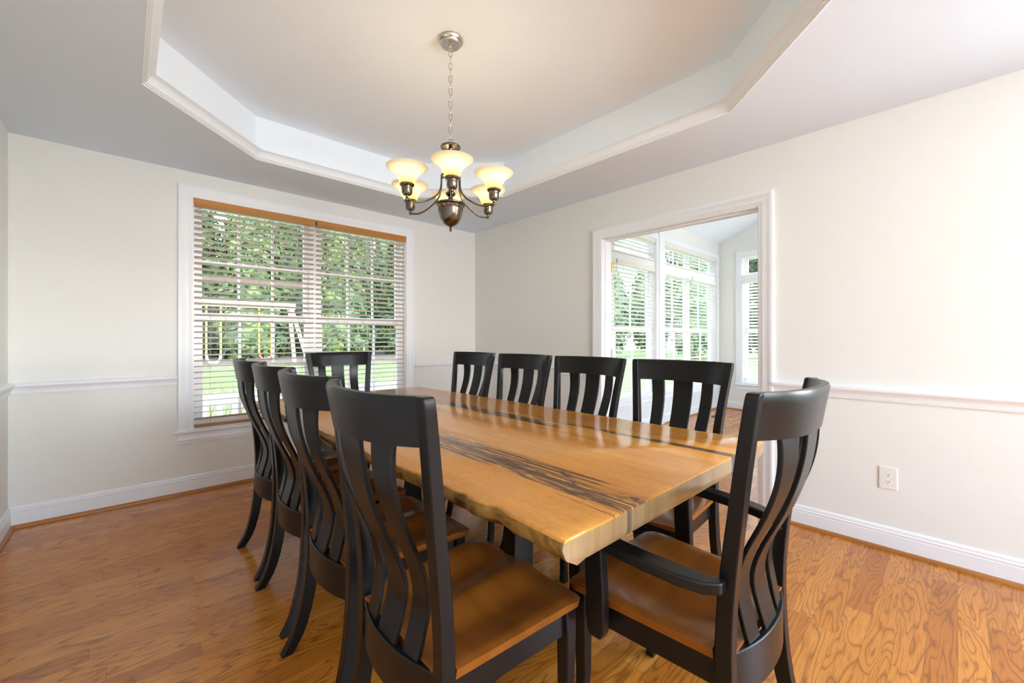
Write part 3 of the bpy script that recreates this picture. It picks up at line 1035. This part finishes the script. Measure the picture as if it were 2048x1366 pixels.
def make_chair(name, arms, wide=0.0):
    r = empty(name, (0, 0, 0))
    E_ = wide
    # seat
    seat_mesh(0.2375 + E_, 0.206 + E_, 0.090, 0.538, notch=0.174 + E_).build('seat', 'seat', r, smooth=42)
    # back posts: rear leg and upright in one piece
    zs = [0, 0.03, 0.06, 0.1, 0.15, 0.2, 0.26, 0.33, 0.4, 0.46, 0.52, 0.58, 0.64, 0.7, 0.76, 0.82, 0.88, 0.93, 0.97, 1.0, 1.03, 1.048, 1.056, 1.06]
    for sx in (-1, 1):
        rings = []
        for z in zs:
            xo = smooth_tab(OUT, z) + E_
            xi = xo - PW
            if z > 1.04:
                xo -= 0.006 * ((z - 1.04) / 0.02) ** 2
            y0 = smooth_tab(REAR, z)
            y1 = y0 + lerp_tab(DEEP, z)
            rings.append([(sx * xi, y0, z), (sx * xo, y0, z), (sx * xo, y1, z), (sx * xi, y1, z)])
        MB().loft(rings).build('back_post', 'black', r, bevel=0.003)
    # crest rail, bowed in plan, leaning with the posts
    rings = []
    nseg = 22
    for k in range(nseg + 1):
        q = k / nseg * 2 - 1
        rg = []
        for z, in ((ZCR,), (1.0,), (1.03,), (1.052,), (ZTOP,)):
            xe = smooth_tab(OUT, z) + E_ - PW + 0.004
            y = smooth_tab(REAR, z) - 0.062 * (1 - abs(q) ** 2.7)
            rg.append((q * xe, y + (0.004 if z >= ZTOP else 0), z))
        for z, in ((ZTOP,), (1.052,), (1.03,), (1.0,), (ZCR,)):
            xe = smooth_tab(OUT, z) + E_ - PW + 0.004
            y = smooth_tab(REAR, z) - 0.062 * (1 - abs(q) ** 2.7) + 0.025
            rg.append((q * xe, y - (0.004 if z >= ZTOP else 0), z))
        rings.append(rg)
    MB().loft(rings).build('crest_rail', 'black', r, smooth=40)
    # lower back rail
    rings = []
    for k in range(15):
        q = k / 14 * 2 - 1
        xe = 0.182 + E_
        rg = []
        for z in (0.345, 0.452):
            rg.append((q * xe, 0.094 - 0.036 * (1 - abs(q) ** 2.2), z))
        for z in (0.452, 0.345):
            rg.append((q * xe, 0.094 - 0.036 * (1 - abs(q) ** 2.2) + 0.019, z))
        rings.append(rg)
    MB().loft(rings).build('lower_rail', 'black', r, smooth=40, bevel=0.003)
    # bent slats
    for xt, xb, wt, wb, back in ((-0.128, -0.098, 0.060, 0.056, 0.0), (0.0, 0.0, 0.098, 0.084, 0.012), (0.128, 0.098, 0.060, 0.056, 0.0)):
        rings = []
        for k in range(25):
            f = k / 24
            z = 0.448 + (0.962 - 0.448) * f
            xc = (xb + (xt - xb) * f) * (1 + E_ * 3)
            w = (wb + (wt - wb) * f) / 2
            # heads follow the bow of the crest rail
            head = smooth_tab(REAR, ZCR) - 0.062 * (1 - abs(xt / 0.213) ** 2.7) + 0.006
            h = max(0.0, (z - 0.62) / (0.962 - 0.62))
            y = smooth_tab(SLAT, z) * (1 - h * h) + head * h * h
            y -= back * (math.exp(-((z - 0.70) / 0.12) ** 2) + 0.7 * math.exp(-((z - 0.44) / 0.08) ** 2))
            k_ = math.copysign(0.062 * 2.7 * abs(xt / 0.213) ** 1.7 / 0.213, xt) * (0.35 + 0.65 * h * h)
            rings.append([(xc - w, y - k_ * w, z), (xc + w, y + k_ * w, z), (xc + w, y + k_ * w + 0.012, z), (xc - w, y - k_ * w + 0.012, z)])
        # outer slats follow the bow of the crest
        MB().loft(rings).build('slat', 'black', r, bevel=0.0025)
    # front legs, tapered then flared at the foot
    for sx in (-1, 1):
        rings = []
        for z, xc, yc, w in ((0.432, 0.204, 0.500, 0.040), (0.36, 0.205, 0.502, 0.040), (0.28, 0.204, 0.502, 0.037), (0.2, 0.203, 0.501, 0.034), (0.13, 0.204, 0.503, 0.031), (0.07, 0.208, 0.508, 0.030), (0.03, 0.213, 0.514, 0.031), (0.0, 0.219, 0.521, 0.032)):
            x = xc + E_
            rings.append([(sx * (x - w / 2), yc - w / 2, z), (sx * (x + w / 2), yc - w / 2, z), (sx * (x + w / 2), yc + w / 2, z), (sx * (x - w / 2), yc + w / 2, z)])
        MB().loft(rings).build('front_leg', 'black', r, bevel=0.004)
    # aprons
    MB().box(-0.184 - E_, 0.184 + E_, 0.492, 0.512, 0.362, 0.432).build('front_apron', 'black', r)
    for sx in (-1, 1):
        b = MB()
        xa, xf = sx * (0.190 + E_), sx * (0.212 + E_)
        t = sx * 0.020
        b.loft([[(xa, 0.126, 0.362), (xa - t, 0.126, 0.362), (xa - t, 0.126, 0.432), (xa, 0.126, 0.432)],
                [(xf, 0.482, 0.362), (xf - t, 0.482, 0.362), (xf - t, 0.482, 0.432), (xf, 0.482, 0.432)]])
        b.build('side_apron', 'black', r)
    if arms:
        for sx in (-1, 1):
            rings = []
            for y, xc, w, z in ((0.098, 0.226, 0.030, 0.634), (0.13, 0.247, 0.046, 0.636), (0.18, 0.262, 0.052, 0.640), (0.25, 0.271, 0.052, 0.645), (0.32, 0.274, 0.052, 0.648), (0.39, 0.272, 0.053, 0.650), (0.44, 0.268, 0.054, 0.651), (0.475, 0.265, 0.050, 0.651), (0.487, 0.264, 0.038, 0.651)):
                x = xc + E_
                rings.append([(sx * (x - w / 2), y, z - 0.028), (sx * (x + w / 2), y, z - 0.028), (sx * (x + w / 2), y, z), (sx * (x - w / 2), y, z)])
            MB().loft(rings).build('arm', 'black', r, bevel=0.005, segs=3)
            rings = []
            for z, yy, w in ((0.366, 0.413, 0.030), (0.372, 0.413, 0.044), (0.385, 0.413, 0.053), (0.43, 0.413, 0.056), (0.5, 0.415, 0.057), (0.56, 0.418, 0.056), (0.626, 0.421, 0.058)):
                xi, xo = 0.242 + E_, 0.272 + E_
                rings.append([(sx * xi, yy - w / 2, z), (sx * xo, yy - w / 2, z), (sx * xo, yy + w / 2, z), (sx * xi, yy + w / 2, z)])
            MB().loft(rings).build('arm_support', 'black', r, bevel=0.004)
            # cap of the arm bolt on the inner face of the post
            b = MB()
            b.lathe([(0.001, 0.0), (0.007, 0.0), (0.007, 0.002), (0.004, 0.005), (0.001, 0.0055)], (0, 0, 0), 12)
            xi = smooth_tab(OUT, 0.62) + E_ - PW
            b.v = [(sx * (xi + 0.0005 - p[2]), 0.098 + p[1], 0.622 + p[0]) for p in b.v]
            b.build('bolt_cap', 'black', r, smooth=40)
    return r


chair = make_chair('dining_chair', False)
GRP = 'black slat-back dining chairs'
spots = [
    ((0.447, 0.945), -PI / 2, 'black slat-back chair nearest the camera on the window-wall side of the table left row'),
]
L_lab = ['black slat-back dining chair in the left row, nearest the camera', 'black slat-back dining chair in the left row, second from the camera',
         'black slat-back dining chair in the left row, third from the camera', 'black slat-back dining chair in the left row, farthest and closest to the blinds']
R_lab = ['black slat-back dining chair in the right row, in front of the open doorway', 'black slat-back dining chair in the right row, beside the left casing of the doorway',
         'black slat-back dining chair in the right row, second from the room corner', 'black slat-back dining chair in the right row, closest to the room corner']
first = True
LX = [0.394, 0.417, 0.441, 0.453]
LY = [0.945, 1.487, 2.018, 2.532]
RY = [0.953, 1.512, 2.060, 2.632]
for i in range(4):
    c = chair if first else copy_tree(chair)
    first = False
    c.location = (LX[i], LY[i], 0)
    c.rotation_euler = (0, 0, -PI / 2)
    tag(c, L_lab[i], 'chair', 'side chairs along the table')
for i in range(4):
    c = copy_tree(chair)
    c.location = (2.066, RY[i], 0)
    c.rotation_euler = (0, 0, PI / 2)
    tag(c, R_lab[i], 'chair', 'side chairs along the table')
c = copy_tree(chair)
c.location = (1.248, 3.384, 0)
c.rotation_euler = (0, 0, PI)
tag(c, 'black slat-back dining chair at the far table end, backed by the blinds', 'chair')
if 'group' in c:
    del c['group']
ac = make_chair('dining_armchair', True, 0.006)
ac.location = (1.203, 0.255, 0)
tag(ac, 'black slat-back armchair with brown seat at the near end of the table', 'chair')

# ------------------------------------------------------------------ chandelier
CX_, CY_ = 1.258, 1.828
ch = empty('chandelier', (CX_, CY_, TRAY_Z), 0, 'six light chandelier with cream glass bell shades hanging over the table', 'chandelier')


def Z(z):
    return z - TRAY_Z


b = MB().lathe([(0.001, 0.0), (0.064, 0.0), (0.066, -0.006), (0.062, -0.014), (0.054, -0.017), (0.055, -0.021), (0.052, -0.027), (0.049, -0.030), (0.001, -0.031)], (0, 0, 0), 40)
b.build('canopy', 'nickel', ch, smooth=35)
b = MB().lathe([(0.001, -0.029), (0.011, -0.030), (0.011, -0.036), (0.006, -0.040), (0.005, -0.046), (0.001, -0.047)], (0, 0, 0), 16)
b.tube([(0.009 * math.cos(a), 0, -0.054 + 0.011 * math.sin(a)) for a in [2 * PI * k / 16 for k in range(16)]], 0.0022, 6, True)
b.build('hanging_loop', 'nickel', ch, smooth=40)
b = MB()
z = Z(2.696)
k = 0
while z > Z(2.205):
    pts = []
    for q in range(20):
        a = 2 * PI * q / 20
        hx = 0.0085 * math.cos(a)
        hz = 0.021 * math.sin(a) if abs(math.sin(a)) < 2 else 0
        pts.append((hx, 0, z - 0.018 + hz) if k % 2 == 0 else (0, hx, z - 0.018 + hz))
    # turn each link to face the camera direction a little
    R0 = Matrix.Rotation(-YAW + 0.1, 3, 'Z')
    b.tube([R0 @ Vector(p) for p in pts], 0.0021, 6, True)
    z -= 0.0335
    k += 1
b.build('chain', 'nickel', ch, smooth=60)
b = MB()
b.lathe([(0.001, Z(2.205)), (0.006, Z(2.203)), (0.007, Z(2.195)), (0.050, Z(2.188)), (0.053, Z(2.182)), (0.050, Z(2.176)), (0.014, Z(2.172)), (0.011, Z(2.160)), (0.011, Z(2.06)), (0.026, Z(2.045)),
         (0.032, Z(2.03)), (0.026, Z(2.015)), (0.012, Z(2.0)), (0.011, Z(1.95)), (0.021, Z(1.945)), (0.027, Z(1.936)), (0.021, Z(1.926)), (0.012, Z(1.92)), (0.014, Z(1.908)), (0.024, Z(1.895)), (0.050, Z(1.886)), (0.060, Z(1.873)), (0.001, Z(1.883))], (0, 0, 0), 28)
b.build('stem', 'bronze', ch, smooth=35)
b = MB()
b.lathe([(0.001, Z(1.873)), (0.074, Z(1.885)), (0.0785, Z(1.881)), (0.077, Z(1.876)), (0.068, Z(1.872)), (0.0655, Z(1.866)), (0.0665, Z(1.862)), (0.0655, Z(1.85)), (0.061, Z(1.825)), (0.052, Z(1.80)), (0.039, Z(1.78)), (0.024, Z(1.769)), (0.012, Z(1.765)),
         (0.007, Z(1.762)), (0.005, Z(1.758)), (0.007, Z(1.754)), (0.005, Z(1.750)), (0.0075, Z(1.744)), (0.005, Z(1.738)), (0.001, Z(1.736))], (0, 0, 0), 40)
b.build('bowl', 'bronze', ch, smooth=35)
view = math.atan2(-CY_, -CX_) + 0.03
RAD = 0.248
for i in range(6):
    a = view + i * PI / 3
    ca, sa = math.cos(a), math.sin(a)
    path = [(0.030, 2.026), (0.046, 2.030), (0.054, 2.022), (0.055, 2.0), (0.057, 1.965), (0.068, 1.93), (0.092, 1.903), (0.122, 1.882), (0.158, 1.862), (0.195, 1.852), (0.228, 1.854), (0.248, 1.860)]
    # densify
    pts = []
    n = len(path)
    for j in range(n - 1):
        p0, p1, p2, p3 = path[max(0, j - 1)], path[j], path[j + 1], path[min(n - 1, j + 2)]
        for u in (0, 0.33, 0.66):
            q = [0.5 * (2 * p1[d] + (p2[d] - p0[d]) * u + (2 * p0[d] - 5 * p1[d] + 4 * p2[d] - p3[d]) * u * u + (3 * p1[d] - p0[d] - 3 * p2[d] + p3[d]) * u ** 3) for d in (0, 1)]
            pts.append(q)
    pts.append(path[-1])
    arm = MB().tube([(q[0] * ca, q[0] * sa, Z(q[1])) for q in pts], 0.0048, 8).build('arm', 'bronze', ch, smooth=60)
    cx, cy = RAD * ca, RAD * sa
    b = MB().lathe([(0.001, 1.849), (0.007, 1.851), (0.009, 1.858), (0.006, 1.865), (0.008, 1.872), (0.020, 1.876), (0.026, 1.886), (0.0265, 1.905), (0.028, 1.915), (0.034, 1.921), (0.036, 1.927), (0.033, 1.931), (0.001, 1.930)], (0, 0, 0), 22)
    b.v = [(p[0], p[1], p[2] - 1.93) for p in b.v]
    cup = b.build('cup', 'bronze', arm, (cx, cy, Z(1.93)), smooth=35)
    outer = [(0.031, -0.002), (0.035, 0.003), (0.040, 0.014), (0.046, 0.030), (0.055, 0.046), (0.070, 0.062), (0.086, 0.073), (0.097, 0.079), (0.100, 0.083)]
    inner = [(0.097, 0.083), (0.084, 0.077), (0.068, 0.066), (0.052, 0.050), (0.043, 0.033), (0.036, 0.016), (0.028, 0.004)]
    b = MB()
    prof_ = outer + inner
    rr = [[(p * math.cos(2 * PI * q / 36), p * math.sin(2 * PI * q / 36), zz) for q in range(36)] for p, zz in prof_]
    b.loft(rr)
    b.build('glass_shade', 'shade', arm, (cx, cy, Z(1.93)), smooth=60)
    l = lamp('bulb', 'POINT', (cx, cy, Z(1.985)), (0, 0, 0), 0.2, (1.0, 0.84, 0.60), shadow_soft_size=0.02)
    l.parent = arm

# ------------------------------------------------------------------ sunroom beyond the doorway
SX0, SX1, SY1, SY0 = XR + WT, 7.35, 2.76, -0.6
struct(MB().box(XR + 0.01, SX1 + 0.1, SY0, SY1 + 0.05, -0.12, 0.0).build('floor', 'floor'))
SWZ0, SWZ1, STR = 0.42, 2.12, (2.20, 2.50)
A_ = [(3.34, 4.27), (4.27, 5.21)]
B_ = [(5.44, 6.33), (6.33, 7.25)]
b = MB()
b.box(SX0, SX1 + WT, SY1, SY1 + WT, 0, SWZ0)
b.box(SX0, SX1 + WT, SY1, SY1 + WT, STR[1], 2.95)
b.box(SX0, A_[0][0], SY1, SY1 + WT, SWZ0, STR[1])
b.box(A_[1][1], B_[0][0], SY1, SY1 + WT, SWZ0, STR[1])
b.box(B_[1][1], SX1 + WT, SY1, SY1 + WT, SWZ0, STR[1])
struct(b.build('wall_sunroom_back', 'wall'))
F0, F1 = 1.50, 2.40            # far window (along y)
b = MB()
b.box(SX1, SX1 + WT, F1, SY1, 0, 4.2)
b.box(SX1, SX1 + WT, SY0, F0, 0, 4.2)
b.box(SX1, SX1 + WT, F0, F1, 0, SWZ0)
b.box(SX1, SX1 + WT, F0, F1, 2.50, 4.2)
struct(b.build('wall_sunroom_far', 'wall'))
b = MB()
b.box(SX0, 4.5, SY0 - WT, SY0, 0, 4.2)
b.box(6.1, SX1 + WT, SY0 - WT, SY0, 0, 4.2)
b.box(4.5, 6.1, SY0 - WT, SY0, 0, 1.0)  # unseen wall opening, sized to set how much daylight the sunroom gets
b.box(4.5, 6.1, SY0 - WT, SY0, 2.0, 4.2)
struct(b.build('wall_sunroom_front', 'wall'))
b = MB()
zr = lambda y: 2.78 + 0.40 * (SY1 - y)
b.add([(SX0 - 0.02, SY1 + WT, zr(SY1 + WT)), (SX1 + WT, SY1 + WT, zr(SY1 + WT)), (SX1 + WT, 0.6, zr(0.6)), (SX0 - 0.02, 0.6, zr(0.6)),
       (SX1 + WT, SY0 - 0.1, zr(0.6) - 0.4 * 1.3), (SX0 - 0.02, SY0 - 0.1, zr(0.6) - 0.4 * 1.3)], [(0, 1, 2, 3), (3, 2, 4, 5)])
struct(b.build('ceiling', 'tray'))
thin = [(a * 0.8, bb) for a, bb in cas_p]
window_unit('window_2', A_, SWZ0, SWZ1, SY1, 1.28, (0, SY1, 0), 0.0, transom=STR, cols=2, cas=thin)
window_unit('window_3', B_, SWZ0, SWZ1, SY1, 1.28, (0, SY1, 0), 0.0, transom=STR, cols=2, cas=thin)
window_unit('window_4', [(-F1, -F0)], SWZ0, SWZ1, 0, 1.28, (SX1, 0, 0), -PI / 2, transom=STR, cols=2)
# corner board between the two sunroom windows
struct(MB().box(5.255, 5.395, SY1 - 0.03, SY1, 0.0, 2.80).build('trim_3', 'trim', bevel=0.004))
labs = [('white slat blind beside the open door hinge in the sunroom', A_[0]), ('white slat blind in the sunroom window right of the open door', A_[1]),
        ('white slat blind in the sunroom window just past the corner post', B_[0]), ('white slat blind in the sunroom back window nearest its far corner', B_[1])]
for lab, (x0, x1) in labs:
    blind('window_blind', ((x0 + x1) / 2, SY1 + 0.03, 0), 0, x1 - x0 - 0.03, SWZ1 - 0.002, SWZ0 + 0.008, 'white_slat', 'cream', 'cream', lab, 'white blinds in the sunroom', pitch=0.05, tilt=14, cords=(0.14, 0.86))
for lab, (x0, x1) in (('short white blind over the transom above the sunroom window by the door', (A_[0][0], A_[1][1])), ('short white blind over the transom between corner post and far corner', (B_[0][0], B_[1][1]))):
    blind('transom_blind', ((x0 + x1) / 2, SY1 + 0.03, 0), 0, x1 - x0 - 0.03, STR[1] - 0.014, STR[0] + 0.006, 'white_slat', 'cream', 'white_slat', lab, 'white transom blinds', pitch=0.045, tilt=10, head=0.03, cords=(0.2, 0.8))
blind('window_blind', (SX1 + 0.03, (F0 + F1) / 2, 0), -PI / 2, F1 - F0 - 0.03, SWZ1 - 0.002, SWZ0 + 0.008, 'white_slat', 'white_slat', 'white_slat', 'white slat blind on the narrow window at the right edge of the doorway view', 'white blinds in the sunroom', pitch=0.05, tilt=24, cords=(0.14, 0.86))
sr = [(SX1, SY0, 0), (SX1, SY1, 0), (SX0, SY1, 0)]
for i in range(2):
    nm = ('_sunroom_far', '_sunroom_back')[i]
    struct(MB().sweep(sr, (0, 0, 1), base_p, only=i).build('baseboard' + nm, 'trim', smooth=35))
    struct(MB().sweep(sr, (0, 0, 1), shoe_p, only=i).build('trim_shoe' + nm, ('shoe_y', 'shoe')[i], smooth=35))
outlet((SX1, 2.585, 0.44), PI / 2, 'white outlet low on the sunroom wall seen through the doorway')
# floor register
vt = empty('floor_register', (6.55, 2.46, 0), 0, 'small dark floor vent on the sunroom floor', 'vent')
MB().box(-0.15, 0.15, -0.05, 0.05, 0, 0.004).build('frame', 'vent', vt)
b = MB()
for i in range(12):
    xx = -0.13 + i * 0.0236
    b.box(xx - 0.004, xx + 0.004, -0.04, 0.04, 0.004, 0.007)
b.build('louvers', 'vent', vt)

# ------------------------------------------------------------------ garden
GZ = -0.5
b = MB()
b.add([(-80, 4.3, GZ), (140, 4.3, GZ), (140, 140, GZ), (-80, 140, GZ), (140, -60, GZ), (7.6, -60, GZ), (7.6, 4.3, GZ)], [(0, 6, 1, 2, 3), (6, 5, 4, 1)])
struct(b.build('lawn', 'grass'))
struct(MB().box(-20, 40, 31.5, 46, GZ, GZ + 0.06).build('mulch_bed', 'mulch'))
# deck and its railing outside the double window
struct(MB().box(-2.5, 3.2, YB + WT + 0.01, 5.18, -0.36, -0.28).build('deck', 'deck'))
dk = empty('deck_railing', (0.4, 5.12, -0.28), 0, 'pale painted deck railing just outside the double window', 'railing')
MB().box(-2.8, 2.7, -0.045, 0.045, 0.845, 0.885).build('top_rail', 'rail', dk)
MB().box(-2.8, 2.7, -0.02, 0.02, 0.77, 0.845).build('upper_rail', 'rail', dk)
MB().box(-2.8, 2.7, -0.02, 0.02, 0.06, 0.12).build('bottom_rail', 'rail', dk)
bal = MB().box(-0.021, 0.021, -0.019, 0.019, 0.12, 0.77).build('baluster', 'rail', dk, (-2.7, 0, 0))
x = -2.7 + 0.125
while x < 2.65:
    o = bal.copy()
    COL.objects.link(o)
    o.location = (x, 0, 0)
    x += 0.125
MB().box(-0.05, 0.05, -0.05, 0.05, 0, 0.845).build('post', 'rail', dk, (-1.2, 0, 0))
MB().box(-0.05, 0.05, -0.05, 0.05, 0, 0.845).build('post', 'rail', dk, (1.4, 0, 0))


def tree(x, y, h, rr, m, n, name, label, group, conical=True, leaf=0.34, base=0.3):
    rnd = random.Random(int(x * 100 + y * 7))
    r = empty(name, (x, y, GZ), rnd.uniform(0, 6), label, 'tree', group)
    b = MB()
    b.tube([(0, 0, -0.1), (rr * 0.03, 0, h * 0.3), (-rr * 0.03, 0.02, h * 0.65), (0, 0, h * 0.93)], [h * 0.016, h * 0.013, h * 0.008, 0.02], 8)
    b.build('trunk', 'bark', r)
    b = MB()

    def rad(f):
        if conical:
            return rr * (1 - f) ** 0.40 * min(1, 0.6 + f * 5)
        return rr * math.sin(PI * min(1, 0.12 + f * 0.88)) ** 0.6
    # inner mass
    seg, lev = 14, 12
    rings = []
    for j in range(lev + 1):
        f = j / lev
        zz = base + (h - base) * f
        rings.append([(max(0.03, rad(f) * (0.62 + 0.2 * rnd.random())) * math.cos(2 * PI * k / seg), max(0.03, rad(f) * (0.62 + 0.2 * rnd.random())) * math.sin(2 * PI * k / seg), zz) for k in range(seg)])
    b.loft(rings)
    for _ in range(n):
        f = rnd.random() ** (1.25 if conical else 1.0)
        a = rnd.random() * 2 * PI
        lump = 0.80 + 0.20 * math.sin(a * 3 + f * 23 + x) * math.sin(f * 31 + a * 2)
        q = rad(f) * lump * (0.72 + 0.36 * rnd.random())
        c = Vector((q * math.cos(a), q * math.sin(a), base + (h - base) * f + rnd.uniform(-0.2, 0.2)))
        s = leaf * rnd.uniform(0.6, 1.3)
        out = Vector((math.cos(a), math.sin(a), rnd.uniform(-0.5, 0.9))).normalized()
        side = out.cross(Vector((rnd.uniform(-1, 1), rnd.uniform(-1, 1), rnd.uniform(-1, 1)))).normalized()
        up = out.cross(side)
        tip = c + (side * 0.75 + out * 0.5) * s
        b.add([c - side * s * 0.6, c + up * s * 0.38, tip, c - up * s * 0.38], [(0, 1, 2, 3)])
    b.build('foliage', m, r)
    return r


EV = [(0.6, 36.0, 12.5), (7.0, 36.4, 14.0), (13.4, 35.8, 14.4), (19.8, 36.2, 14.6), (26.2, 36.4, 14.0)]
ev_lab = ['tall evergreen at the left end of the front row beyond the lawn', 'second evergreen from the left in the front row beyond the lawn', 'middle evergreen of the front row beyond the lawn',
          'fourth evergreen from the left in the front row beyond the lawn', 'tall evergreen at the right end of the front row beyond the lawn']
for (x, y, h), lab in zip(EV, ev_lab):
    tree(x, y, h, 2.95, 'ever', 4600, 'evergreen_tree', lab, 'evergreens beyond the lawn', True, 0.42, 0.1)
EB = [(4.0, 43.0, 15.5), (11.0, 43.2, 17.0), (17.6, 43.0, 17.5), (24.2, 43.2, 17.0)]
for k, (x, y, h) in enumerate(EB):
    tree(x, y, h, 2.95, 'ever', 3600, 'evergreen_tree', ['left', 'middle left', 'middle right', 'right'][k] + ' evergreen standing behind the gaps of the front row', 'evergreens behind the front row', True, 0.46, 0.1)
EC = [(1.5, 51.0, 17.0), (9.3, 51.0, 19.0), (17.4, 51.0, 20.0), (25.4, 51.0, 19.5), (33.0, 51.0, 18.0)]
for k, (x, y, h) in enumerate(EC):
    tree(x, y, h, 3.6, 'decid', 2600, 'broadleaf_tree', ['leftmost', 'second from left', 'middle', 'second from right', 'rightmost'][k] + ' light green tree at the back of the tree belt', 'trees at the back of the belt', True, 0.55, 0.3)
DE = [(30.0, 20.5, 8.0, 2.5), (33.5, 14.5, 12.5, 2.6), (41.5, 17.5, 8.0, 2.6), (40.0, 10.6, 12.0, 2.8), (48.0, 26.0, 11.0, 3.4), (36.0, 4.6, 10.0, 2.6), (52.0, 16.0, 9.5, 3.2)]
de_lab = ['leafy tree nearest the door edge in the sunroom view', 'tall leafy tree behind the first sunroom window', 'low tree behind the corner post of the sunroom', 'broad sunlit tree behind the right sunroom window',
          'distant tree high in the sunroom transom', 'leafy tree behind the narrow far sunroom window', 'distant low tree across the lawn in the sunroom view']
for (x, y, h, rr), lab in zip(DE, de_lab):
    tree(x, y, h, rr, 'decid', 2600, 'broadleaf_tree', lab, 'trees beyond the sunroom', False, 0.4, 0.5)

# swing set on the lawn
sw = empty('swing_set', (3.6, 18.0, GZ), 0, 'wooden swing set with cedar beam and yellow chains on the lawn', 'swing set')
MB().box(-2.3, 1.35, -0.08, 0.08, 2.80, 3.03).build('beam', 'cedar', sw)
MB().box(-2.6, 2.0, 0.42, 0.62, 3.72, 3.93).build('upper_beam', 'darkbeam', sw)
for sx, sy in ((-1, -1), (-1, 1), (1, -1), (1, 1)):
    xx = -2.15 if sx < 0 else 1.15
    b = MB()
    b.tube([(xx, sy * 0.08, 3.0), (xx + sx * 0.55, sy * 1.15, 0.0)], 0.075, 6)
    b.build('leg', 'palewood', sw)
for xx in (-2.45, 1.9):
    MB().box(xx - 0.06, xx + 0.06, 0.46, 0.58, 0, 3.75).build('tower_post', 'darkbeam', sw)
for xx in (-1.52, -1.10):
    MB().tube([(xx, 0, 2.82), (xx, 0, 1.1)], 0.028, 6).build('chain', 'yellow', sw)
MB().tube([(-1.52, 0, 1.1), (-1.50, 0, 0.92), (-1.40, 0, 0.80), (-1.22, 0, 0.80), (-1.12, 0, 0.92), (-1.10, 0, 1.1)], 0.04, 6).build('swing_seat', 'whiteplastic', sw)
for xx in (0.10, 0.52):
    MB().tube([(xx, 0, 2.82), (xx, 0, 1.12)], 0.028, 6).build('chain', 'yellow', sw)
MB().tube([(0.10, 0, 1.12), (0.13, 0, 0.98), (0.22, 0, 0.88), (0.40, 0, 0.88), (0.49, 0, 0.98), (0.52, 0, 1.12)], 0.035, 6).build('swing_seat', 'red', sw)

# bare shrub behind the railing
sh = empty('bare_shrub', (0.75, 5.75, GZ), 0, 'bare twiggy shrub behind the deck railing', 'shrub')
b = MB()
rnd = random.Random(3)
for i in range(46):
    a = rnd.uniform(0, 2 * PI)
    x0, y0 = rnd.uniform(-0.35, 0.35), rnd.uniform(-0.2, 0.2)
    p = Vector((x0, y0, 0))
    pts = [p.copy()]
    d = Vector((math.cos(a) * 0.45, math.sin(a) * 0.3, 1.0)).normalized()
    for j in range(5):
        p = p + d * rnd.uniform(0.18, 0.27)
        d = (d + Vector((rnd.uniform(-.4, .4), rnd.uniform(-.3, .3), rnd.uniform(-.1, .2)))).normalized()
        pts.append(p.copy())
    b.tube(pts, [0.009, 0.008, 0.007, 0.006, 0.004, 0.002], 5)
b.build('twigs', 'twig', sh)

# ------------------------------------------------------------------ light portals at the openings
portal('portal_front', ((FX0 + FX1) / 2, YF - WT - 0.02, (FZ + 0.8) / 2), (0, 1, 0), FX1 - FX0, FZ - 0.8)
portal('portal_side', (XR + WT + 0.02, -2.175, 1.55), (-1, 0, 0), 2.15, 1.5)
portal('portal_window', ((WX0 + WX1) / 2, YB + WT + 0.05, (WZ0 + WZ1) / 2), (0, -1, 0), WX1 - WX0, WZ1 - WZ0)
portal('portal_sun_a', (4.28, SY1 + WT + 0.05, 1.46), (0, -1, 0), 1.9, 2.1)
portal('portal_sun_b', (6.34, SY1 + WT + 0.05, 1.46), (0, -1, 0), 1.85, 2.1)
portal('portal_sun_c', (SX1 + WT + 0.05, 1.95, 1.46), (-1, 0, 0), 0.95, 2.1)
portal('portal_sun_d', (5.3, SY0 - WT - 0.02, 1.5), (0, 1, 0), 1.6, 1.0)
